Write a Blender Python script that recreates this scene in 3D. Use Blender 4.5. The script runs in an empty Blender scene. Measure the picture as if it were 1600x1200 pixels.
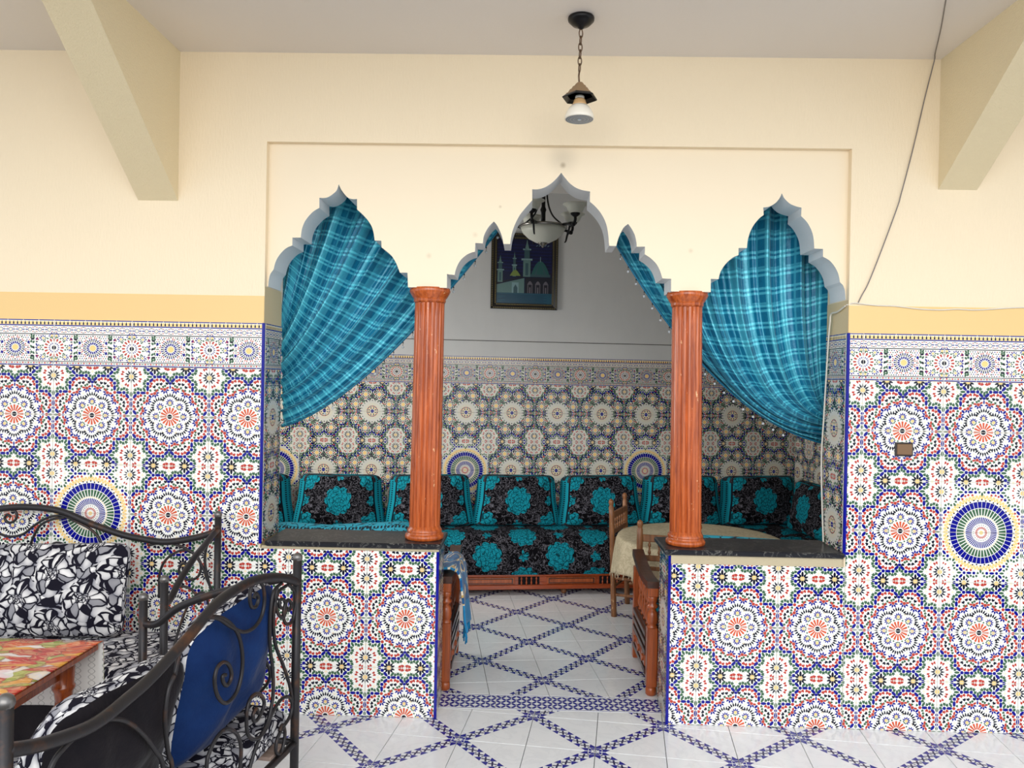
import bpy, math, random
from mathutils import Vector, Matrix, noise
from mathutils.geometry import tessellate_polygon
random.seed(7)
pi, sin, cos, R = math.pi, math.sin, math.cos, math.radians
SC = bpy.context.scene
COL = SC.collection

# ------------------------------------------------------------------ camera, sky, light, exposure
cam_d = bpy.data.cameras.new('camera')
cam_d.sensor_width = 36.0
cam_d.lens = 27.0
cam_d.clip_start = 0.05
cam = bpy.data.objects.new('camera', cam_d)
COL.objects.link(cam)
YAW, PITCH, ROLL = .0191, -.0055, .0183
_f = Vector((-sin(YAW)*cos(PITCH), cos(YAW)*cos(PITCH), sin(PITCH)))
_r = Vector((cos(YAW), sin(YAW), 0))
_u = _r.cross(_f)
_r2 = cos(ROLL)*_r + sin(ROLL)*_u
_u2 = -sin(ROLL)*_r + cos(ROLL)*_u
cam.matrix_world = Matrix(((_r2.x, _u2.x, -_f.x, 2.611), (_r2.y, _u2.y, -_f.y, -3.8689), (_r2.z, _u2.z, -_f.z, 1.7199), (0, 0, 0, 1)))
SC.camera = cam
SC.view_settings.view_transform = 'Standard'
SC.view_settings.look = 'None'
SC.view_settings.gamma = 1.0
SC.view_settings.use_curve_mapping = False
SC.view_settings.exposure = 0.22

w = bpy.data.worlds.new('courtyard_sky')
SC.world = w
w.use_nodes = True
w.node_tree.nodes['Background'].inputs[0].default_value = (.90, .95, 1.0, 1)
w.node_tree.nodes['Background'].inputs[1].default_value = 1.22

def area(name, loc, target, sx, sy, power, col=(1, 1, 1)):
    l = bpy.data.lights.new(name, 'AREA')
    l.shape = 'RECTANGLE'
    l.size, l.size_y, l.energy, l.color = sx, sy, power, col
    o = bpy.data.objects.new(name, l)
    COL.objects.link(o)
    o.location = loc
    o.rotation_euler = (Vector(target) - Vector(loc)).to_track_quat('-Z', 'Y').to_euler()
    return o
area('courtyard_daylight', (2.7, -7.0, 3.7), (2.7, 0.0, 1.6), 7.5, 3.5, 260, (1, .98, .95))
wd = area('added_room_fill', (-.16, 1.25, 1.75), (2.2, 2.75, 1.3), 1.0, 1.1, 25, (1, .98, .95))  # added fill for the inner room, set in an unseen window opening
wd.data.spread = R(125)

# ------------------------------------------------------------------ materials
def lin(c):
    return tuple(((v/255)/12.92 if v/255 <= .04045 else ((v/255+.055)/1.055)**2.4) for v in c) + (1,)
class NT:
    """a small helper that writes shader node trees"""
    def __init__(s, name):
        s.m = bpy.data.materials.new(name)
        s.m.use_nodes = True
        s.t = s.m.node_tree
        s.b = s.t.nodes['Principled BSDF']
    def n(s, ty, *ins, **kw):
        nd = s.t.nodes.new('ShaderNode' + ty)
        for k, v in kw.items():
            setattr(nd, k, v)
        for i, v in enumerate(ins):
            s.put(nd.inputs[i], v)
        return nd
    def put(s, sock, v):
        if v is None:
            return
        if hasattr(v, 'is_output'):
            s.t.links.new(v, sock)
        else:
            sock.default_value = v
    def math(s, op, a, b=None, c=None, clamp=False):
        nd = s.n('Math', a, b, c, operation=op)
        nd.use_clamp = clamp
        return nd.outputs[0]
    def vmath(s, op, a, b=None, c=None, out=0):
        nd = s.n('VectorMath', a, b, c, operation=op)
        return nd.outputs[out]
    def mix(s, f, a, b):
        nd = s.t.nodes.new('ShaderNodeMix')
        nd.data_type = 'RGBA'
        s.put(nd.inputs[0], f); s.put(nd.inputs[6], a); s.put(nd.inputs[7], b)
        return nd.outputs[2]
    def noise(s, vec, scale, detail=3, rough=.5, dist=0, out='Fac'):
        nd = s.n('TexNoise')
        s.put(nd.inputs['Vector'], vec)
        nd.inputs['Scale'].default_value = scale
        nd.inputs['Detail'].default_value = detail
        nd.inputs['Roughness'].default_value = rough
        nd.inputs['Distortion'].default_value = dist
        return nd.outputs[out]
    def voro(s, vec, scale, feature='F1', rand=1.0, out=0):
        nd = s.n('TexVoronoi', feature=feature)
        s.put(nd.inputs['Vector'], vec)
        nd.inputs['Scale'].default_value = scale
        nd.inputs['Randomness'].default_value = rand
        return nd.outputs[out]
    def ramp(s, f, stops, interp='LINEAR'):
        nd = s.n('ValToRGB', f)
        cr = nd.color_ramp
        cr.interpolation = interp
        while len(cr.elements) < len(stops):
            cr.elements.new(.5)
        for e, (p, c) in zip(cr.elements, stops):
            e.position = p; e.color = c
        return nd.outputs[0]
    def obj(s):
        return s.n('TexCoord').outputs['Object']
    def uv(s):
        return s.n('TexCoord').outputs['UV']
    def sep(s, v):
        nd = s.n('SeparateXYZ', v)
        return nd.outputs
    def comb(s, x, y, z=0.0):
        return s.n('CombineXYZ', x, y, z).outputs[0]
    def rnd(s):
        return s.n('ObjectInfo').outputs['Random']
    def done(s, col=None, rough=.5, bump=None, bstr=.2, bdist=.01, **kw):
        b = s.b
        if col is not None:
            s.put(b.inputs['Base Color'], col)
        s.put(b.inputs['Roughness'], rough)
        for k, v in kw.items():
            s.put(b.inputs[k.replace('_', ' ')], v)
        if bump is not None:
            bp = s.n('Bump')
            bp.inputs['Strength'].default_value = bstr
            bp.inputs['Distance'].default_value = bdist
            s.put(bp.inputs['Height'], bump)
            s.t.links.new(bp.outputs[0], b.inputs['Normal'])
        return s.m
def plain(name, rgb, rough=.5, **kw):
    return NT(name).done(lin(rgb), rough, **kw)
M = {}
def stretched(t, v, sx, sy, sz):
    return t.vmath('MULTIPLY', v, (sx, sy, sz))

def plaster(name, rgb, streak=True, bstr=.35):
    t = NT(name)
    o = t.obj()
    n1 = t.noise(stretched(t, o, 1, 1, .22 if streak else 1), 120, 3, .6)
    n2 = t.noise(o, 300, 2, .5)
    n3 = t.noise(o, 1.3, 3, .6)
    h = t.math('ADD', n1, t.math('MULTIPLY', n2, .35))
    c = lin(rgb)
    col = t.mix(t.math('MULTIPLY', n3, .35), c, tuple(x*.90 for x in c[:3]) + (1,))
    return t.done(col, .42, h, bstr, .006)
M['cream'] = plaster('cream_wall_paint', (246, 228, 196))
M['beam'] = plaster('cream_beam_paint', (238, 222, 184), False, .6)
M['arcade'] = plaster('smooth_cream_plaster', (247, 230, 200), False, .03)
def add_stains(m, spots):
    t = m.node_tree
    b = t.nodes['Principled BSDF']
    src = b.inputs['Base Color'].links[0].from_socket
    tc = t.nodes.new('ShaderNodeTexCoord')
    for x, z, r, k, c in spots:
        d = t.nodes.new('ShaderNodeVectorMath'); d.operation = 'DISTANCE'
        t.links.new(tc.outputs['Object'], d.inputs[0]); d.inputs[1].default_value = (x, .045, z)
        f = t.nodes.new('ShaderNodeMapRange'); f.interpolation_type = 'SMOOTHSTEP'
        f.inputs[1].default_value = 0; f.inputs[2].default_value = r; f.inputs[3].default_value = k; f.inputs[4].default_value = 0
        t.links.new(d.outputs['Value'], f.inputs[0])
        mx = t.nodes.new('ShaderNodeMix'); mx.data_type = 'RGBA'
        t.links.new(f.outputs[0], mx.inputs[0]); t.links.new(src, mx.inputs[6]); mx.inputs[7].default_value = lin(c)
        src = mx.outputs[2]
    t.links.new(src, b.inputs['Base Color'])
add_stains(M['arcade'], [(2.772, 2.85, .11, .35, (170, 160, 140)), (2.775, 2.815, .022, .7, (150, 130, 100)), (2.335, 2.455, .02, .35, (190, 175, 140)), (2.10, 2.345, .02, .4, (190, 175, 140)), (2.46, 2.60, .012, .5, (180, 165, 130)), (3.43, 2.39, .018, .4, (190, 175, 140))])
M['band'] = plaster('yellow_painted_band', (242, 205, 140), False, .06)
M['reveal'] = plaster('tan_reveal_plaster', (228, 204, 158), False, .1)
M['intrados'] = plaster('grey_white_plaster', (234, 236, 236), False, .08)
M['ceiling'] = plaster('white_ceiling_paint', (240, 234, 228), False, .1)
def greywall():
    t = NT('grey_white_interior_paint')
    o = t.obj()
    n = t.noise(o, 1.6, 4, .65)
    n2 = t.noise(stretched(t, o, 1, 1, .15), 9, 4, .7)
    c = t.mix(n, lin((222, 222, 220)), lin((200, 201, 202)))
    c = t.mix(t.math('MULTIPLY', n2, .25), c, lin((186, 184, 180)))
    return t.done(c, .6, n2, .05, .004)
M['inner_wall'] = greywall()
M['mortar'] = plaster('beige_mortar', (196, 182, 150), False, .4)
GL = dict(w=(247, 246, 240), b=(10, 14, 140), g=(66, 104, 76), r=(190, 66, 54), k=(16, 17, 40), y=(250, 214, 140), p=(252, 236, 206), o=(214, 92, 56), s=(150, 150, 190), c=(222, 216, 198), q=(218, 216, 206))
for k, v in GL.items():
    M['glaze_' + k] = plain('glaze_' + k, v, .16, Specular_IOR_Level=.32)
M['grout'] = plain('pale_grout', (214, 212, 205), .8)
M['grout_dark'] = plain('dark_grout', (84, 80, 74), .9)
def marble(name, base, vein):
    t = NT(name)
    o = t.vmath('ADD', t.obj(), t.comb(t.math('MULTIPLY', t.rnd(), 37.0), t.math('MULTIPLY', t.rnd(), 11.0)))
    n = t.noise(o, 5, 6, .6, 1.4)
    v = t.math('ABSOLUTE', t.math('SUBTRACT', n, .5))
    v = t.math('MULTIPLY_ADD', v, -22.0, 1.0, True)
    cl = t.noise(o, 7, 3, .6)
    c = t.mix(t.math('MULTIPLY', cl, .4), lin(base), lin(tuple(int(x*.95) for x in base)))
    c = t.mix(t.math('MULTIPLY', v, .11), c, lin(vein))
    return t.done(c, .16, Coat_Weight=.1)
M['marble'] = marble('white_marble_tile', (243, 244, 245), (170, 174, 182))
M['floor_blue'] = plain('floor_print_blue', (34, 34, 140), .2)
M['floor_ink'] = plain('floor_print_ink', (30, 28, 84), .2)
def darkstone():
    t = NT('black_marble')
    o = t.obj()
    n = t.noise(o, 6, 5, .6, 2.5)
    v = t.math('MULTIPLY_ADD', t.math('ABSOLUTE', t.math('SUBTRACT', n, .5)), -60.0, 1.0, True)
    c = t.mix(t.math('MULTIPLY', v, .35), lin((34, 35, 40)), lin((170, 168, 160)))
    return t.done(c, .3, Specular_IOR_Level=.25)
M['stone'] = darkstone()
def wood(name, a, b, rough=.3, worn=None, amount=.5, axis=2, scale=26):
    t = NT(name)
    o = t.obj()
    k = [1, 1, 1]; k[axis] = .07
    n = t.noise(stretched(t, o, *k), scale*2, 5, .65, .6)
    n = t.math('MULTIPLY_ADD', n, 2.6, -.8, True)
    c = t.mix(n, lin(a), lin(b))
    if worn:
        w1 = t.noise(stretched(t, o, *[x if x == 1 else .35 for x in k]), scale*1.6, 4, .7)
        ch = t.math('MULTIPLY_ADD', w1, 22.0, -22.0*amount, True)
        c = t.mix(ch, c, lin(worn))
    return t.done(c, rough, n, .12, .004, Coat_Weight=.25, Coat_Roughness=.12)
M['column_wood'] = wood('orange_varnished_wood', (216, 110, 50), (140, 56, 18), .25, (242, 194, 140), .655)
M['sofa_wood'] = wood('red_brown_varnished_wood', (182, 80, 28), (126, 48, 16), .28, (214, 150, 96), .72, 0)
M['arm_wood'] = wood('orange_brown_wood', (184, 92, 42), (126, 56, 24), .3, (206, 160, 100), .70)
M['dark_wood'] = wood('dark_brown_wood', (84, 48, 34), (56, 32, 24), .3, None, .5, 1)
M['raw_wood'] = wood('raw_pale_wood', (160, 104, 60), (98, 60, 34), .55, (204, 164, 116), .64)
M['table_wood'] = wood('orange_table_wood', (176, 84, 30), (112, 44, 14), .22, (222, 150, 70), .66)
M['slat_wood'] = wood('pale_board', (172, 150, 138), (146, 124, 112), .6, None, .5, 1)
def iron():
    t = NT('dark_wrought_iron')
    n = t.noise(t.obj(), 9, 4, .65)
    f = t.math('MULTIPLY_ADD', n, 5.0, -2.7, True)
    c = t.mix(f, lin((50, 48, 50)), lin((98, 66, 46)))
    return t.done(c, .42, t.noise(t.obj(), 160, 2), .1, .002, Metallic=.55)
M['iron'] = iron()
M['steel'] = plain('grey_steel_ball', (120, 118, 116), .35, Metallic=.8)
def satin():
    t = NT('turquoise_satin')
    u, v, _ = t.sep(t.uv())
    def lines(x, per, pos, wid):
        f = t.math('FRACT', t.math('DIVIDE', x, per))
        return t.math('LESS_THAN', t.math('ABSOLUTE', t.math('SUBTRACT', f, pos)), wid)
    row = t.math('MAXIMUM', lines(v, .085, .35, .07), lines(v, .085, .62, .07))
    row2 = lines(v, .17, .1, .03)
    colm = lines(u, .146, .5, .17)  # pale satin stripes tied to the fold spacing, doubling as painted crest glints
    fine = lines(u, .146, .95, .03)
    wob = t.noise(t.comb(t.math('MULTIPLY', u, 9.0), t.math('MULTIPLY', v, 3.0)), 2.5, 3)
    base = t.mix(wob, lin((0, 98, 134)), lin((0, 134, 170)))
    pale = lin((104, 220, 238))
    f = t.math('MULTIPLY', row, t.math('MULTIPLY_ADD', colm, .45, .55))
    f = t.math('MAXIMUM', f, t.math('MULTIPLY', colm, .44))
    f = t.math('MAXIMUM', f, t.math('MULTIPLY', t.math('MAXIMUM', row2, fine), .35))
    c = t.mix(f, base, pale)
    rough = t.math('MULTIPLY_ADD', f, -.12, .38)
    crush = t.noise(t.comb(t.math('MULTIPLY', u, 1.0), t.math('MULTIPLY', v, 1.0)), 16, 4, .6, 1.2)
    return t.done(c, rough, crush, .35, .012, Metallic=.12, Sheen_Weight=.1)
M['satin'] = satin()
def stag(t, uvv, a, b):
    """nearest centre of a staggered lattice: local offset vector"""
    l1 = t.n('VectorMath', uvv, (a/2, b, 1), (-a/2, -b, -1), operation='WRAP').outputs[0]
    l2 = t.n('VectorMath', t.vmath('ADD', uvv, (a/2, b, 0)), (a/2, b, 1), (-a/2, -b, -1), operation='WRAP').outputs[0]
    near = t.math('LESS_THAN', t.vmath('LENGTH', l2, out=1), t.vmath('LENGTH', l1, out=1))
    nd = t.t.nodes.new('ShaderNodeMix')
    nd.data_type = 'VECTOR'
    t.put(nd.inputs[0], near); t.put(nd.inputs[4], l1); t.put(nd.inputs[5], l2)
    return nd.outputs[1]
def polar(t, v):
    x, y, _ = t.sep(v)
    return t.vmath('LENGTH', v, out=1), t.math('ARCTAN2', y, x)
def peony():
    t = NT('black_peony_brocade')
    uv = t.uv()
    wn = t.vmath('MULTIPLY', t.vmath('SUBTRACT', t.noise(uv, 13, 3, .6, out='Color'), (.5, .5, .5)), (.05, .05, 0))
    p = stag(t, uv, .58, .20)
    pw = t.vmath('ADD', p, wn)
    r, th = polar(t, pw)
    lob = t.math('MULTIPLY', t.math('ABSOLUTE', t.math('SINE', t.math('MULTIPLY', th, 4.5))), .022)
    edge = t.math('ADD', lob, .098)
    inside = t.math('LESS_THAN', r, edge)
    # petal outlines: wavy rings and radial breaks
    rr = t.math('ADD', r, t.math('MULTIPLY', t.math('ABSOLUTE', t.math('SINE', t.math('MULTIPLY_ADD', r, 60.0, t.math('MULTIPLY', th, 3.5)))), .012))
    ring = t.math('LESS_THAN', t.math('FRACT', t.math('MULTIPLY', rr, 38.0)), .16)
    cell = t.math('LESS_THAN', t.voro(uv, 32, 'DISTANCE_TO_EDGE'), .045)
    line = t.math('MULTIPLY', t.math('MAXIMUM', ring, cell), .85)
    q = t.vmath('ADD', uv, (.29, 0, 0))
    p2 = t.vmath('ADD', stag(t, q, .58, .20), t.vmath('MULTIPLY', wn, (1.1, 1.1, 0)))
    r2, th2 = polar(t, p2)
    small = t.math('LESS_THAN', r2, t.math('MULTIPLY_ADD', t.math('ABSOLUTE', t.math('SINE', t.math('MULTIPLY', th2, 2.5))), .022, .022))
    n = t.noise(uv, 21, 3, .55, 1.6)
    scr = t.math('LESS_THAN', t.math('ABSOLUTE', t.math('SUBTRACT', n, .5)), .022)
    dots = t.math('LESS_THAN', t.voro(uv, 110, 'F1'), .28)
    msk = t.math('GREATER_THAN', t.noise(uv, 9, 2), .52)
    grey = t.math('MAXIMUM', t.math('MULTIPLY', scr, .95), t.math('MULTIPLY', t.math('MULTIPLY', dots, msk), .26))
    ground = t.mix(grey, lin((9, 8, 13)), lin((104, 102, 110)))
    turq = t.mix(t.noise(uv, 60, 2), lin((12, 128, 146)), lin((30, 160, 178)))
    fl = t.mix(line, turq, lin((6, 30, 40)))
    c = t.mix(t.math('MAXIMUM', inside, small), ground, fl)
    return t.done(c, .9, t.noise(uv, 400, 2), .25, .002, Specular_IOR_Level=.12)
M['peony'] = peony()
def gusset():
    t = NT('turquoise_gusset_brocade')
    u, v, _ = t.sep(t.uv())        # u across the strip 0..1, v along in metres
    d = t.math('ABSOLUTE', t.math('SUBTRACT', u, .52))
    chain = t.math('LESS_THAN', t.math('ABSOLUTE', t.math('SUBTRACT', d, .17)), .06)
    dot = t.math('LESS_THAN', t.math('FRACT', t.math('MULTIPLY', v, 60.0)), .55)
    edge = t.math('GREATER_THAN', d, .42)
    c = t.mix(t.math('MAXIMUM', t.math('MULTIPLY', chain, dot), edge), lin((22, 146, 164)), lin((10, 24, 36)))
    return t.done(c, .85, t.noise(t.uv(), 90, 2), .2, .002, Specular_IOR_Level=.15)
M['gusset'] = gusset()
def turquoise():
    t = NT('bright_turquoise_brocade')
    n = t.noise(t.obj(), 15, 2, .5, .7)
    sq = t.math('LESS_THAN', t.math('ABSOLUTE', t.math('SUBTRACT', n, .52)), .02)
    o = t.sep(t.obj())
    e = t.math('GREATER_THAN', t.math('ABSOLUTE', o[2]), .042)
    dot = t.math('LESS_THAN', t.math('FRACT', t.math('MULTIPLY', o[0], 50.0)), .5)
    e2 = t.math('GREATER_THAN', t.math('ABSOLUTE', o[2]), .062)
    k = t.math('MAXIMUM', sq, t.math('MULTIPLY', t.math('SUBTRACT', e, e2), dot))
    return t.done(t.mix(k, lin((50, 168, 192)), lin((10, 30, 44))), .75)
M['turquoise'] = turquoise()
def mono():
    t = NT('black_white_rose_fabric')
    uv = t.uv()
    wv = t.vmath('MULTIPLY', t.vmath('SUBTRACT', t.noise(uv, 10, 2, .5, out='Color'), (.5, .5, .5)), (.075, .075, 0))
    uw = t.vmath('ADD', uv, wv)
    p = stag(t, uw, .30, .125)
    r, th = polar(t, p)
    # petals: cells in polar space near each flower centre
    pol = t.comb(t.math('MULTIPLY', th, 1.05), t.math('MULTIPLY', t.math('POWER', r, .6), 8.2))
    e1 = t.voro(pol, 1.5, 'DISTANCE_TO_EDGE', .75)
    f1 = t.voro(pol, 1.5, 'F1', .75)
    c1 = t.sep(t.voro(pol, 1.5, 'F1', .75, out=1))[0]
    pc = t.vmath('MULTIPLY', uw, (1, 1.35, 1))
    e2 = t.voro(pc, 22, 'DISTANCE_TO_EDGE', .95)
    f2 = t.voro(pc, 22, 'F1', .95)
    c2 = t.sep(t.voro(pc, 22, 'F1', .95, out=1))[0]
    near = t.math('LESS_THAN', r, .098)
    sel = lambda a, b: t.math('ADD', t.math('MULTIPLY', near, a), t.math('MULTIPLY', t.math('SUBTRACT', 1.0, near), b))
    e, f, cc = sel(e1, e2), sel(f1, f2), sel(c1, c2)
    line = t.math('LESS_THAN', e, .075)
    swirl = t.math('LESS_THAN', t.math('FRACT', t.math('ADD', t.math('MULTIPLY', r, 75.0), t.math('MULTIPLY', th, .159*2))), .30)
    core = t.math('MULTIPLY', t.math('LESS_THAN', r, .034), swirl)
    dark = t.math('LESS_THAN', cc, .09)
    k = t.math('MAXIMUM', t.math('MAXIMUM', line, core), dark)
    shade = t.math('MULTIPLY', t.math('POWER', f, 1.6), 1.5, clamp=True)
    grey = t.math('GREATER_THAN', cc, .82)
    tone = t.mix(shade, lin((240, 238, 236)), lin((120, 120, 132)))
    tone = t.mix(t.math('MULTIPLY', grey, .8), tone, lin((124, 124, 132)))
    c = t.mix(k, tone, lin((20, 18, 32)))
    return t.done(c, .85, t.noise(uv, 500, 2), .15, .002, Specular_IOR_Level=.2)
M['mono'] = mono()
def velvet(name, a, b):
    t = NT(name)
    n = t.noise(t.obj(), 6, 4, .6, .8)
    c = t.mix(n, lin(a), lin(b))
    return t.done(c, .75, t.noise(t.obj(), 14, 4, .6), .35, .02, Sheen_Weight=.10, Sheen_Roughness=.35, Specular_IOR_Level=.15)
M['blue_velvet'] = velvet('navy_blue_velvet', (8, 26, 70), (22, 58, 112))
M['black_velvet'] = velvet('black_velvet', (12, 12, 20), (38, 33, 36))
def vegcloth():
    t = NT('vegetable_print_oilcloth')
    uv = t.uv()
    wv = t.vmath('MULTIPLY', t.vmath('SUBTRACT', t.noise(uv, 6, 3, out='Color'), (.5, .5, .5)), (.16, .16, 0))
    uw = t.vmath('ADD', uv, wv)
    st = t.vmath('MULTIPLY', uw, (1, 1.9, 1))
    c1 = t.sep(t.voro(st, 12.5, 'F1', 1, out=1))
    col = t.ramp(c1[0], [(0, lin((196, 30, 20))), (.24, lin((222, 84, 22))), (.42, lin((164, 178, 62))), (.58, lin((206, 44, 26))), (.68, lin((240, 168, 44))), (.77, lin((136, 156, 50))), (.90, lin((240, 236, 232)))], 'CONSTANT')
    e = t.voro(st, 12.5, 'DISTANCE_TO_EDGE', 1)
    f = t.voro(st, 12.5, 'F1', 1)
    col = t.mix(t.math('MULTIPLY', f, .45, clamp=True), col, lin((110, 30, 10)))
    stripe = t.math('LESS_THAN', t.math('ABSOLUTE', t.math('SUBTRACT', t.noise(stretched(t, uw, 1, 4, 1), 12, 3), .5)), .045)
    col = t.mix(t.math('MULTIPLY', stripe, .3), col, lin((250, 226, 160)))
    col = t.mix(t.math('MULTIPLY', t.math('LESS_THAN', e, .03), .6), col, lin((120, 60, 24)))
    big = t.math('GREATER_THAN', t.noise(uv, 3.2, 2), .67)
    col = t.mix(t.math('MULTIPLY', big, .7), col, lin((242, 238, 240)))
    return t.done(col, .22)
M['vegcloth'] = vegcloth()
def lattice_cloth():
    t = NT('white_lattice_oilcloth_back')
    x, y, _ = t.sep(t.uv())
    s = t.math('MULTIPLY', t.math('SINE', t.math('MULTIPLY', y, 120.0)), .012)
    f = lambda sg: t.math('LESS_THAN', t.math('ABSOLUTE', t.math('SUBTRACT', t.math('FRACT', t.math('DIVIDE', t.math('ADD', x, t.math('MULTIPLY', s, sg)), .052)), .5)), .035)
    l = t.math('MAXIMUM', f(1.0), f(-1.0))
    c = t.mix(t.math('MULTIPLY', l, .6), lin((234, 232, 226)), lin((140, 138, 130)))
    return t.done(c, .4, Transmission_Weight=.0)
M['lattice'] = lattice_cloth()
def creamcloth():
    t = NT('cream_damask_tablecloth')
    uv = t.obj()
    n = t.noise(uv, 16, 3, .6, 1.5)
    f = t.math('LESS_THAN', t.math('ABSOLUTE', t.math('SUBTRACT', n, .5)), .05)
    return t.done(t.mix(t.math('MULTIPLY', f, .5), lin((206, 192, 160)), lin((170, 154, 122))), .8, n, .2, .004)
M['creamcloth'] = creamcloth()
def throw_mat():
    t = NT('blue_cream_towelling')
    uv = t.uv()
    u, v, _ = t.sep(uv)
    n = t.noise(uv, 9, 2, .5, .8)
    f = t.math('FRACT', t.math('MULTIPLY', n, 5.0))
    col = t.ramp(f, [(0, lin((18, 92, 150))), (.45, lin((28, 130, 180))), (.62, lin((236, 226, 204))), (.72, lin((206, 172, 100))), (.86, lin((20, 80, 130)))], 'CONSTANT')
    end = t.math('LESS_THAN', v, .10)
    col = t.mix(end, col, lin((16, 124, 176)))
    return t.done(col, .9, t.noise(uv, 160, 2), .5, .004, Sheen_Weight=.2)
M['throw'] = throw_mat()
M['fringe'] = plain('blue_fringe', (18, 126, 178), .9)
M['switch'] = plain('brown_switch_plastic', (126, 96, 66), .35)
M['switch_frame'] = plain('dark_switch_frame', (58, 52, 48), .35)
M['black_metal'] = plain('black_lamp_metal', (24, 24, 26), .35, Metallic=.5)
M['bronze'] = plain('bronze_lamp_metal', (158, 130, 98), .45, Metallic=.3)
M['chain'] = plain('aged_chain_metal', (112, 90, 70), .4, Metallic=.7)
M['bulb'] = plain('white_bulb_plastic', (246, 240, 226), .25)
M['bulb_neck'] = plain('amber_bulb_neck', (222, 180, 128), .3)
M['led'] = plain('grey_led_face', (112, 128, 146), .25)
M['led_dot'] = plain('pale_led_ring', (196, 206, 214), .3)
M['glass_shade'] = plain('frosted_glass_shade', (228, 228, 214), .4, Transmission_Weight=.15)
M['chrome'] = plain('dull_nickel', (150, 146, 140), .25, Metallic=.9)
M['wire'] = plain('grey_wire', (120, 114, 112), .5)
M['white_cable'] = plain('white_cable', (226, 222, 210), .45)
M['crystal'] = plain('clear_bead', (226, 232, 236), .08, Transmission_Weight=.4)
M['frame_black'] = plain('black_gilt_frame', (30, 27, 26), .3)
M['frame_gold'] = plain('gilt_frame_edge', (120, 108, 72), .35, Metallic=.5)
for nm, c in dict(sky=(16, 20, 62), sky2=(22, 32, 92), stone=(96, 128, 126), stone2=(58, 88, 96), dome=(40, 92, 92), lime=(120, 138, 70), water=(34, 82, 104), water2=(22, 58, 84), pink=(104, 100, 110), lite=(126, 158, 164), dark=(28, 30, 44)).items():
    M['pic_' + nm] = plain('picture_ink_' + nm, c, .3)

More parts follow.
